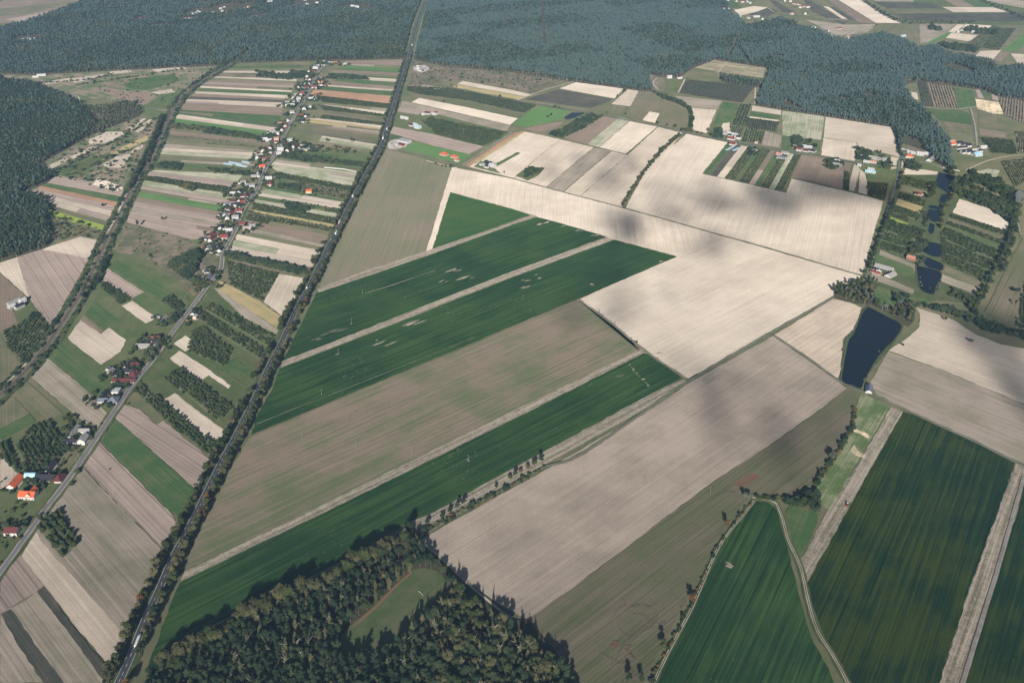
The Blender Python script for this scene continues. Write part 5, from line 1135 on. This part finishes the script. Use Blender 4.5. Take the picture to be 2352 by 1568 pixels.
placecluster("1 0 1730 1428 o w 19 13 hip|1 0 1822 1451 o w 16 12 hip|1 0 1845 1485 o w 10 8 hip|1 0 2083 1524 w w 13 9 flat|1 0 2150 1516 d w 15 8|1 0 2170 1536 w w 14 9|1 0 2120 1546 d w 9 6|1 0 2192 1528 g w 10 6", 'by the bright green field', 'house', A1)
placecluster("1 0 1580 1052 m w 16 9|1 0 1640 1058 w w 14 7|1 0 1540 1058 w w 10 6|1 0 1660 1050 r|1 0 1430 1162 m w 13 8|1 0 1465 1160 w w 12 6|1 0 1488 1182 b w 16 12|1 0 1350 1092 w|1 0 1385 1100 w w 10 5", 'in the orchards right of the main road', 'house', A1)
placecluster("2 0 1445 718 w w 14 9|2 0 1535 724 m w 11 8|2 0 1550 722 w w 8 5", 'in the forest meadow', 'house', .3)
A2 = dirang((1576, 307), (1764, 341))
placecluster("2 0 1955 1232 g w 18 8|2 0 1922 1246 d w 8 6|2 0 1990 1236 w w 9 7|2 0 2040 1246 w w 18 9|2 0 2003 1254 d w 9 7|2 0 2015 1282 r w 18 10|2 0 2083 1278 d w 10 8|2 0 2028 1336 r w 15 10|2 0 2060 1266 g w 8 7|2 0 2246 1316 r w 7 6|2 0 2200 1382 d w 9 8|2 0 2233 1402 g w 10 6", 'of the farms by the country lane', 'farm building', A2)
placecluster("3 0 360 1360 w w 22 9|3 0 285 1390 r w 13 8|3 0 347 1397 m w 12 8|3 0 402 1396 d w 18 10|3 0 245 1362 g w 8 6|3 0 157 1418 g w 17 8|3 0 122 1458 k w 20 8|3 0 100 1427 p p 13 8|3 0 975 1463 g w 24 10|3 0 1043 1482 g w 13 8|3 0 868 1449 g w 13 7|3 0 905 1497 w w 14 6|3 0 965 1500 p w 14 7|3 0 1072 1477 g w 10 8|3 0 632 1499 w w 11 9|3 0 627 1530 g w 16 8|3 0 672 1526 g w 12 7 gable 1|3 0 945 1566 w w 14 7|3 0 838 1531 w w 8 6|3 1 940 22 b w 22 8", 'in the country lane farms', 'farm building', A2)
placecluster("3 0 1300 1450 o w 16 10 hip|3 0 1498 1470 g w 34 12 gable 1|3 0 1400 1428 w w 16 7|3 0 1350 1418 w w 18 5|3 0 1465 1420 w w 12 6|3 0 1290 1405 w w 6 5", 'inside the white walled yard', 'building', A2)
placecluster("3 0 1705 1330 o w 22 10|3 0 1752 1334 d w 14 12|3 0 1792 1342 d w 16 12|3 0 1832 1348 d w 14 12|3 0 1776 1366 d w 26 8|3 0 1800 1408 d w 16 12|3 0 1840 1412 d w 14 12|3 0 1880 1418 d w 14 12|3 0 1921 1430 b w 18 15|3 0 1890 1392 w w 26 7|3 0 1975 1362 w w 16 8|3 0 1945 1398 d w 10 8|3 0 1690 1310 p w 14 7", 'in the new estate by the forest tip', 'house', .25)
placecluster("3 0 2165 703 m w 30 12|3 0 2235 712 r w 10 8|3 0 2230 684 r w 9 7|3 0 2110 640 g w 12 8|3 0 2130 770 k w 14 8|3 1 2245 300 d p 22 8", 'near the right edge beyond the ponds', 'building', .2)
placecluster("3 0 155 14 w w 12 8|3 0 205 18 r|3 0 250 42 r w 20 9|3 0 300 75 o w 15 10|3 0 285 50 r|3 0 330 66 r|3 0 365 72 r w 15 9|3 0 345 134 r w 10 9|3 0 218 136 p w 12 10|3 0 18 188 w w 15 8|3 0 655 270 r w 18 10|3 0 735 360 w w 18 10|3 0 775 384 w w 22 8|3 0 705 380 w w 20 7|3 0 580 336 w w 10 8 gable 1|3 0 1240 340 b w 18 10|3 0 1338 412 r w 18 10|3 0 1748 302 w w 12 8|3 0 1885 304 w|3 0 1930 295 r|3 0 740 345 p w 12 7|3 0 400 268 g|3 0 430 268 w|3 0 550 292 w w 14 4", 'scattered in the far right fields', 'house')
placecluster("2 0 1970 9 w w 22 8|2 0 2055 18 r w 13 8|2 0 2115 24 r w 13 10|2 0 1950 92 r w 14 8|2 0 1990 90 w w 18 10|2 0 2040 150 w w 20 7|2 0 2085 158 w w 20 7|2 0 2245 160 w w 24 8|2 0 2300 176 g w 28 8|2 0 2172 174 w w 12 7|2 0 2160 22 w|2 0 2190 34 w", 'at the top right edge of the forest')
placecluster("0 0 383 698 w w 26 7|0 0 330 714 w w 18 5", 'in the meadow left of the railway', 'shed', .15)
placecluster("0 1 130 1214 g g 24 7 gable 0|0 1 210 1212 w w 11 8|0 1 110 1258 w g 12 8|0 1 182 1262 d g 16 8|0 1 165 1222 g g 8 5", 'in the left field farmyard', 'farm building', dirang((25, 700), (42, 692)))
A3 = dirang((1979, 634), (2100, 672))
placecluster("3 1 1065 900 g w 32 9|3 1 1125 970 g w 20 12 gable 1|3 1 990 946 r p 18 6|3 1 1015 945 w w 8 6|3 1 992 918 d w 10 6", 'in the farm left of the ponds', 'farm building', A3)
placecluster("3 1 1385 226 r p 14 7|3 1 1388 703 r w 12 9|3 1 1315 822 p b 15 9|3 1 1365 225 d p 8 6", 'beside the chain of ponds', 'cabin', A3)
placecluster("3 2 927 452 k w 19 9 gable 0", 'at the foot of the big pond', 'barn', dirang((1994, 902), (2002, 880)))
# the big villa with several red gables near the bottom left
pv = gp(66, 1142); _, av, _, _ = street_info(pv)
house(pv.x, pv.y, av + 1.57, 20, 11, 4.8, 'w', 'o', 'large white villa with crossing bright red roofs by the village street near the bottom left', 'villa', None, 'gable', 2, 'villa', 4.6, wing=(3, 3, 1.57, 17, 9))
# glasshouses
TUN = solid('greenhouse_sheet', (.38, .5, .55), .35, .08, spec=.5); TF = solid('greenhouse_frame', (.6, .62, .62), .6)
for i, (X, Y, L) in enumerate(((525, 378, 26), (542, 376, 38), (556, 382, 30), (566, 374, 22), (1690, 344, 24), (1674, 343, 24), (1679, 340, 24))):
    p = gp(X, Y); az = dirang((500, 372), (590, 388)) if i < 4 else dirang((1700, 338), (1672, 352)); rt = tag(link('greenhouse', None, loc=(p.x, p.y, .3), rz=az), 'pale blue plastic greenhouse tunnel, %s from the left' % nth(i + 1) + (' of those behind the village' if i < 4 else ' of those at the lane farm'), 'greenhouse', 'greenhouse tunnels')
    mb = MB(); n = 8; vs = [(sx, -math.cos(math.pi * k / n) * 3.6, math.sin(math.pi * k / n) * 3) for sx in (-L / 2, L / 2) for k in range(n + 1)]
    mb.add(vs, [(k, n + 1 + k, n + 2 + k, k + 1) for k in range(n)] + [tuple(range(n + 1)), tuple(range(n + 1, 2 * n + 2))[::-1]]); link('cover', mb.mesh('cover', [TUN]), rt)
    mb = MB()
    for k in range(int(L // 3) + 1): mb.box((-L / 2 + 3 * k, 0, 3.02), (.12, 2.4, .06))
    link('frame', mb.mesh('frame', [TF]), rt)

# yards and sheds beside the village houses
ns = {'left': 0, 'right': 0}
for n_, (X, Y, *rest_) in enumerate(VH):
    p = gp(X, Y); i, a, side, dd = street_info(p); u = Vector((math.cos(a), math.sin(a))); nrm = Vector((-u.y, u.x)) * (1 if side == 'left' else -1)
    L2, W2 = rnd.uniform(5, 9), rnd.uniform(5, 8); c = Vector((p.x, p.y)) + nrm * rnd.uniform(-2, 3)
    if rnd.random() < .7: sheet('yard', [tuple(c + u * L2 + nrm * W2), tuple(c - u * L2 + nrm * W2), tuple(c - u * L2 - nrm * W2), tuple(c + u * L2 - nrm * W2)], rnd.choice(('yard', 'track', 'greytrk')), jit=.5)
    if rnd.random() < .6:
        s_ = rnd.choice((-1, 1)); q = Vector((p.x, p.y)) + u * s_ * rnd.uniform(4, 9) + nrm * s_ * rnd.uniform(9, 13)
        if np.min(np.hypot(SA[:, 0] - q.x, SA[:, 1] - q.y)) < 9 or any(math.hypot(gp(h_[0], h_[1]).x - q.x, gp(h_[0], h_[1]).y - q.y) < 4 + h_[4] * .5 for h_ in VH): continue
        ns[side] += 1; rf = rnd.choice('ggdmkr'); house(q.x, q.y, a + rnd.choice((0, 1.57)), rnd.uniform(5.5, 8), rnd.uniform(4, 5), 2.3, rnd.choice('gwb'), rf, 'small shed, %s roof, %s from the near end, %s side of village street' % (RN[rf].split()[-1], nth(ns[side]), side), 'shed', 'sheds behind the village houses', 'gable', 0, 'shed')
# garden trees round the village houses
gt = 0
for X, Y, *_ in VH:
    p = gp(X, Y); i, a, side, dd = street_info(p)
    for _ in range(2 if gt < 250 else 0):
        r = rnd.uniform(9, 20); t = rnd.uniform(0, 6.28); qx, qy = p.x + math.cos(t) * r, p.y + math.sin(t) * r
        if np.min(np.hypot(SA[:, 0] - qx, SA[:, 1] - qy)) < 6.5: continue
        if any(math.hypot(gp(h_[0], h_[1]).x - qx, gp(h_[0], h_[1]).y - qy) < max(6.5, h_[4] * .45) for h_ in VH): continue
        gt += 1; k = rnd.choice(['green', 'green', 'dark', 'olive', 'pale'])
        tree(k, qx, qy, rnd.uniform(.35, .75), '%s garden tree among the houses of the village street' % LOOK[k], 'garden trees of the village', 'garden_tree', 'garden tree')
print('garden trees', gt)
# extra garden greenery
scr2 = []
for X, Y, *_ in VH:
    p = gp(X, Y)
    for _ in range(14):
        r = rnd.uniform(7, 26); t = rnd.uniform(0, 6.28); qx, qy = p.x + math.cos(t) * r, p.y + math.sin(t) * r
        if np.min(np.hypot(SA[:, 0] - qx, SA[:, 1] - qy)) < 5: continue
        scr2.append((qx, qy, t, rnd.uniform(.7, 2.0), rnd.choice((0, 0, 1, 2, 2))))
mass('garden_shrubs', scr2, LSH, 'garden shrubs and hedges around the village houses', 'shrubs')

# ------------------------------------------------------------------ walls, poles, goals
WHITEM = WALLM['w']
def wall_run(s, label, h=1.8, m=None, cat='garden wall'):
    pts = [gp(*q) for q in P_(s)]; mb = MB()
    for a, b in zip(pts, pts[1:]):
        d = (b - a).xy; L = d.length; c = (a + b) / 2; az = math.atan2(d.y, d.x); mb.box((c.x, c.y, h / 2 + .3), (L + .3, .3, h), rz=az)
        for k in range(int(L // 6) + 1): q = a + (b - a) * (k * 6 / L); mb.box((q.x, q.y, h / 2 + .4), (.5, .5, h + .2), rz=az)
    tag(link('garden_wall', mb.mesh('garden_wall', [m or WHITEM])), label, cat)
wall_run('473,577 487,582 506,588', 'white garden wall in front of the grey roofed shed by the street bend'); wall_run('2070,343 2110,353 2175,364', 'long white wall above the walled yard', 2.4)
wall_run('2092,351 2130,357 2152,362', 'white inner wall of the walled yard', 2.2); wall_run('463,640 475,628 484,632', 'white L shaped wall of the brick house yard', 2.2)
wall_run('980,370 1010,378 1050,386', 'low white fence in front of the two orange roofed houses', 1.2); wall_run('745,386 790,390 822,397 828,402', 'long white storage wall beside the main road', 2.4)
wall_run('682,333 722,340 724,345', 'white yard wall behind the long hall', 2.2); wall_run('14,1110 40,1092 55,1086', 'dark wall behind the orange roofed barn', 1.5, WALLM['g']); wall_run('74,1202 92,1180 108,1158', 'red brick street wall near the bottom left', 1.5, WALLM['b'])
wall_run('2166,386 2190,391 2204,394', 'white wall at the head of the upper pond', 2.0)
POLEM = solid('concrete_pole', (.3, .29, .27), .85); WOODP = solid('wooden_pole', (.12, .095, .075), .9); CER = solid('insulator', (.5, .5, .48), .3)
pm = MB(); pm.tube((0, 0, -.5), (0, 0, 10), .2, .12, 8); PM1 = pm.mesh('pole_shaft', [POLEM]); pm = MB(); pm.tube((0, 0, -.5), (0, 0, 10), .2, .12, 8); PM2 = pm.mesh('pole_shaft', [WOODP])
cm = MB(); cm.box((0, 0, 9.4), (2.4, .16, .16)); CM = cm.mesh('crossarm', [POLEM]); im = MB()
for xx in (-1.1, 0, 1.1): im.tube((xx, 0, 9.48 if xx else 9.95), (xx, 0, 9.85 if xx else 10.3), .09, .06, 6)
IM = im.mesh('insulators', [CER])
def pole(X, Y, label, az=0, sc=1.0, m=PM1, group='power line poles'):
    p = gp(X, Y); rt = tag(link('power_pole', None, loc=(p.x, p.y, 0), rz=az, sc=sc), label, 'power pole', group); link('pole_shaft', m, rt); link('crossarm', CM, rt); link('insulators', IM, rt)
for X, Y, d in ((695, 1011, 'in the big mixed brown field, left of three'), (818, 1027, 'in the big mixed brown field, middle of three'), (947, 1045, 'in the big mixed brown field, right of three'), (778, 815, 'in the second dark green field below the bare strip'), (739, 908, 'in the lower left of the second dark green field'),
                (1076, 1060, 'in the lowest dark green strip'), (808, 744, 'in the upper dark green field, near its left end'), (833, 678, 'in the upper dark green field, near the pale line'), (1342, 1097, 'in the tan field below the dirt road, left of three'), (1483, 1115, 'in the tan field below the dirt road, middle of three'), (1631, 1134, 'at the lower edge of the tan field, right of three'),
                (1206, 1078, 'beside the hedge of the dirt road'), (483, 981, 'in the pale strip between the orchards'), (261, 1144, 'in the pink strips left of the main road'), (1952, 487, 'in the east of the big white field, left one'), (2000, 502, 'in the east of the big white field, right one'), (2082, 615, 'in the meadow behind the farm by the ponds'), (2211, 492, 'in the white field right of the ponds'), (1316, 1206, 'x') if False else (1201, 690, 'at the edge of the upper dark field')):
    pole(X, Y, 'grey power pole %s' % d, dirang((695, 1011), (947, 1045)) + 1.57)
for i, (X, Y) in enumerate(((486, 662), (460, 695), (371, 570 + 0), (371, 962 - 392 + 392), (316, 862), (285, 906), (217, 1018), (183, 1048 + 8), (177, 1066), (500, 960), (517, 604))):
    if (X, Y) in ((371, 570), (500, 960), (371, 962)): continue
    pole(X, Y, 'grey street pole beside the village street, %s in the row' % nth(i + 1), 0, .85)
GW = solid('goal_paint', (.85, .85, .85), .5)
for (X0, Y0), (X1, Y1), d in (((962, 1361), (971, 1369), 'sunlit'), ((839, 1493), (850, 1501), 'shaded')):
    a, b = gp(X0, Y0), gp(X1, Y1); c = (a + b) / 2; az = math.atan2(b.y - a.y, b.x - a.x); rt = tag(link('football_goal', None, loc=(c.x, c.y, .3), rz=az), 'white football goal at the %s end of the sports ground' % d, 'football goal')
    for xx in (-3.66, 3.66): mb = MB(); mb.tube((xx, 0, 0), (xx, 0, 2.44), .13, .13, 8); link('post', mb.mesh('post', [GW]), rt)
    mb = MB(); mb.tube((-3.66, 0, 2.44), (3.66, 0, 2.44), .13, .13, 8); link('crossbar', mb.mesh('crossbar', [GW]), rt)

# ------------------------------------------------------------------ vehicles
def vm(name, col, r=.4): return solid(name, col, r, .04, spec=.5)
VW, VR, VD, VB, VT, VO, VS = vm('white_paint', (.8, .8, .8)), vm('red_paint', (.5, .03, .02)), vm('dark_paint', (.03, .03, .035)), vm('blue_paint', (.03, .07, .25)), vm('tyre', (.02, .02, .02), .9), vm('orange_paint', (.7, .2, .03)), vm('silver_paint', (.5, .5, .52))
def wheelset(rt, xs, y, r=.5):
    for x in xs:
        for s in (-1, 1): mb = MB(); mb.tube((x, s * (y - .3), r), (x, s * y, r), r, r, 10); link('wheel', mb.mesh('wheel', [VT]), rt)
def truck(p, az, cabm, boxm, label, L=13.6):
    rt = tag(link('truck', None, loc=(p[0], p[1], .75), rz=az), label, 'truck', 'vehicles on the main road')
    mb = MB(); mb.box((0, 0, 2.5), (L, 2.55, 2.8)); mb.box((0, 0, .95), (L, 1.0, .25)); link('trailer', mb.mesh('trailer', [boxm]), rt)
    mb = MB(); x = L / 2 + 1.5; mb.add([(x - 1.2, -1.2, .5), (x + 1.2, -1.2, .5), (x + 1.2, 1.2, .5), (x - 1.2, 1.2, .5), (x - 1.2, -1.2, 3.3), (x + .8, -1.15, 3.2), (x + .8, 1.15, 3.2), (x - 1.2, 1.2, 3.3), (x + 1.2, -1.2, 1.9), (x + 1.2, 1.2, 1.9)],
        [(3, 2, 1, 0), (0, 1, 8, 5, 4), (2, 3, 7, 6, 9), (1, 2, 9, 8), (8, 9, 6, 5), (4, 5, 6, 7), (3, 0, 4, 7)]); cb = link('cab', mb.mesh('cab', [cabm]), rt)
    mb = MB(); mb.add([(x + 1.18, -1.05, 2.05), (x + 1.18, 1.05, 2.05), (x + .88, 1.0, 3.0), (x + .88, -1.0, 3.0)], [(0, 1, 2, 3)]); mb.add([(x + 1.23, -1.05, 2.05), (x + 1.23, 1.05, 2.05), (x + .93, 1.0, 3.0), (x + .93, -1.0, 3.0)], [(0, 1, 2, 3)]); link('windscreen', mb.mesh('windscreen', [GLASS]), cb)
    wheelset(rt, (-L / 2 + 1.5, -L / 2 + 2.8, -L / 2 + 4.1, L / 2 - 1.3, L / 2 + 1.6), 1.25)
def car(p, az, m, label, van=False):
    rt = tag(link('van' if van else 'car', None, loc=(p[0], p[1], .7), rz=az), label, 'van' if van else 'car', 'vehicles on the main road'); L, W = (5.4, 2.0) if van else (4.4, 1.8)
    mb = MB(); a = L / 2; prof = [(-a, .35), (a, .35), (a, .85), (a - 1.1, 1.0), (a - 1.7, 1.0 if not van else 1.9), (-a + .3, 1.0 if not van else 2.2), (-a, .95)]; n = len(prof)
    if van: prof = [(-a, .35), (a, .35), (a, 1.0), (a - .9, 1.2), (a - 1.5, 2.1), (-a + .1, 2.2), (-a, 1.9)]
    mb.add([(q[0], s * W / 2, q[1]) for s in (-1, 1) for q in prof], [tuple(range(n)), tuple(range(n, 2 * n))[::-1]] + [(i, n + i, n + (i + 1) % n, (i + 1) % n) for i in range(n)]); link('body', mb.mesh('body', [m]), rt)
    if not van:
        mb = MB(); pr = [(a - 1.15, 1.0), (a - 1.9, 1.42), (-a + 1.0, 1.45), (-a + .35, 1.0)]; mb.add([(q[0], s * (W / 2 - .12), q[1]) for s in (-1, 1) for q in pr], [(0, 1, 2, 3), (7, 6, 5, 4), (0, 4, 5, 1), (2, 6, 7, 3)]); link('windows', mb.mesh('windows', [GLASS]), rt)
        mb = MB(); mb.box((-.3, 0, 1.46), (1.6, W - .35, .06)); link('roof', mb.mesh('roof', [m]), rt)
    wheelset(rt, (-a + .8, a - .8), W / 2, .33)
MA = np.array(main)
def onroad(X, Y, away):
    p = gp(X, Y); d = np.hypot(MA[:, 0] - p.x, MA[:, 1] - p.y); i = max(1, min(len(MA) - 2, int(d.argmin()))); t = MA[i + 1] - MA[i - 1]; t /= np.linalg.norm(t); r = np.array((t[1], -t[0]))
    s = ((np.array((p.x, p.y)) - MA[i]) @ t); q = MA[i] + t * s + r * (1.9 if away else -1.9); return q, math.atan2(t[1], t[0]) + (0 if away else math.pi)
for X, Y, aw, cm_, lab in ((316, 1478, True, VW, 'white articulated lorry on the main road at the bottom left'), (786, 513, False, VR, 'white lorry with a red cab coming down the main road'), (774, 537, True, VW, 'white lorry just below the red cabbed one'), (889, 298, True, VW, 'white lorry on the main road beside the orchards'), (882, 318, False, VW, 'white lorry near the shop yard'), (947, 105, True, VW, 'white lorry on the main road inside the forest'), (817, 452, False, VW, 'short white lorry between avenue trees')):
    q, a = onroad(X, Y, aw); truck(q, a, cm_, VW, lab, 13.6 if X != 817 else 7)
for n_, (X, Y, aw, m, c) in enumerate(((707, 663, False, VW, 'V'), (700, 687, True, VB, 'blue'), (767, 552, False, VS, 'silver'), (857, 366, False, VO, 'orange'), (909, 235, True, VW, 'white'), (930, 160, False, VW, 'white'), (932, 157, True, VD, 'dark'), (938, 135, False, VW, 'white'), (941, 122, True, VW, 'white'), (944, 115, False, VS, 'silver'), (951, 92, False, VW, 'white'), (954, 76, True, VW, 'white'), (957, 70, False, VD, 'dark'), (965, 50, True, VS, 'silver'), (973, 24, False, VW, 'white'), (976, 4, True, VW, 'white'), (920, 190, True, VD, 'dark'), (1, 1, 0, 0, 0))):
    if not m: continue
    q, a = onroad(X, Y, aw); car(q, a, m, ('white van' if c == 'V' else '%s car' % c) + ' on the main road, %s from the near end' % nth(n_ + 1), c == 'V')
# parked cars in the shop yard
for i, (X, Y) in enumerate(((897, 335), (901, 338), (906, 336), (912, 334), (900, 331))):
    p = gp(X, Y); car((p.x, p.y), rnd.uniform(0, 3), [VW, VS, VD, VW, VB][i], '%s car parked in the shop yard, %s from the road' % (['white', 'silver', 'dark', 'white', 'blue'][i], nth(i + 1)))
# tractor on the bare strip
p = gp(1946, 1161); rt = tag(link('tractor', None, loc=(p.x, p.y, .6), rz=dirang((1946, 1161), (1935, 1190)), sc=1.25), 'red tractor with a white cab on the bare strip beside the dark green field', 'tractor')
mb = MB(); mb.box((1.2, 0, 1.2), (2.0, .9, .8)); mb.box((1.2, 0, 1.66), (1.8, .7, .14)); mb.box((0, 0, .9), (3.6, .6, .4)); link('bonnet', mb.mesh('bonnet', [VR]), rt)
mb = MB(); mb.box((-.5, 0, 1.9), (1.4, 1.4, 1.3)); link('cab_glass', mb.mesh('cab_glass', [GLASS]), rt); mb = MB(); mb.box((-.5, 0, 2.62), (1.7, 1.7, .16)); link('cab_roof', mb.mesh('cab_roof', [VW]), rt)
for x, r_, yy in ((-.8, .9, 1.1), (1.7, .55, .9)):
    for s in (-1, 1): mb = MB(); mb.tube((x, s * (yy - .45), r_), (x, s * yy, r_), r_, r_, 14); link('wheel', mb.mesh('wheel', [VT]), rt)
mb = MB(); mb.box((-2.6, 0, .9), (1.4, 3.4, .5)); mb.box((-2.9, 0, .5), (.6, 3.2, .5)); link('plough', mb.mesh('plough', [VD]), rt)

# ------------------------------------------------------------------ clouds (outside the frame) whose shadows dapple the fields
def volmat(name, col, dens, aniso=0.0):
    m, tr, out = newmat(name); v = tr.nodes.new('ShaderNodeVolumePrincipled'); v.inputs['Color'].default_value = col + (1,); v.inputs['Density'].default_value = dens; v.inputs['Anisotropy'].default_value = aniso
    tr.links.new(v.outputs[0], out.inputs['Volume']); return m
CLM = volmat('cloud_vapour', (.98, .98, .98), .0085)
CZ = 1500.0
def cloud(X, Y, rx, ry, rzz=45, seed=0, n=13):
    g_ = gp(X, Y); c = Vector((g_.x, g_.y, 0)) + SUN * (CZ / SUN.z); rg = random.Random(seed); mb = MB()
    rt = tag(link('cloud', None, loc=c), None, None, None, 'structure')
    for i in range(n):
        me = MB(); ox, oy = (rg.gauss(0, .7) * rx * 1.25, rg.gauss(0, .7) * ry) if i else (0, 0); q = rg.uniform(.2, .5) if i else .55
        k = 24; vs = []; fs = []
        for a in range(1, k // 2):
            for b in range(k):
                t, f = math.pi * a / (k // 2), 2 * math.pi * b / k; vs.append((ox + math.sin(t) * math.cos(f) * rx * q, oy + math.sin(t) * math.sin(f) * ry * q, rg.uniform(-6, 6) * 0 + math.cos(t) * rzz * q + i * 2))
        R_ = k // 2 - 1; vs += [(ox, oy, rzz * q + i * 2), (ox, oy, -rzz * q + i * 2)]
        for a in range(R_ - 1):
            for b in range(k): fs.append((a * k + b, (a + 1) * k + b, (a + 1) * k + (b + 1) % k, a * k + (b + 1) % k))
        for b in range(k): fs.append((b, (b + 1) % k, len(vs) - 2)); fs.append(((R_ - 1) * k + (b + 1) % k, (R_ - 1) * k + b, len(vs) - 1))
        me.add(vs, fs); link('cloud_puff', me.mesh('cloud_puff', [CLM]), rt)
cloud(1645, 885, 45, 50, 60, 1); cloud(1440, 518, 40, 80, 60, 2); cloud(1775, 1015, 60, 45, 45, 3); cloud(1760, 470, 130, 70, 60, 4, 18); cloud(1640, 577, 50, 45, 45, 5); cloud(1900, 440, 110, 60, 60, 6, 16)
cloud(2330, 850, 60, 110, 60, 7, 16); cloud(1420, 715, 60, 60, 35, 8); cloud(1560, 500, 90, 40, 35, 9); cloud(-200, 420, 260, 380, 60, 10, 3); cloud(1390, 395, 60, 70, 45, 11)
# ------------------------------------------------------------------ smoke at the right edge and the hazy air
SM = volmat('smoke_vapour', (.95, .96, 1), .06); p = gp(2336, 474); mb = MB(); rg = random.Random(3)
for i in range(6): t = i / 5; blob(mb, (p.x + t * 8, p.y + t * 16, 5 + t * 16), (4 + 4 * t, 4 + 4 * t, 4 + 3 * t), rg, .2)
tag(link('smoke', mb.mesh('smoke', [SM])), 'bluish white smoke rising beside the buildings at the right edge', 'smoke', None, 'stuff')
HZ = volmat('air', (.40, .66, 1.0), HAZE_D)
mb = MB(); mb.box((0, 5500, (CAM_H + 10 - 1.2) / 2), (17600, 16400, CAM_H + 10 + 1.2)); hz = tag(link('haze', mb.mesh('haze', [HZ])), None, None, None, 'stuff')
hz.location.z = 0
print('objects', len(bpy.data.objects))
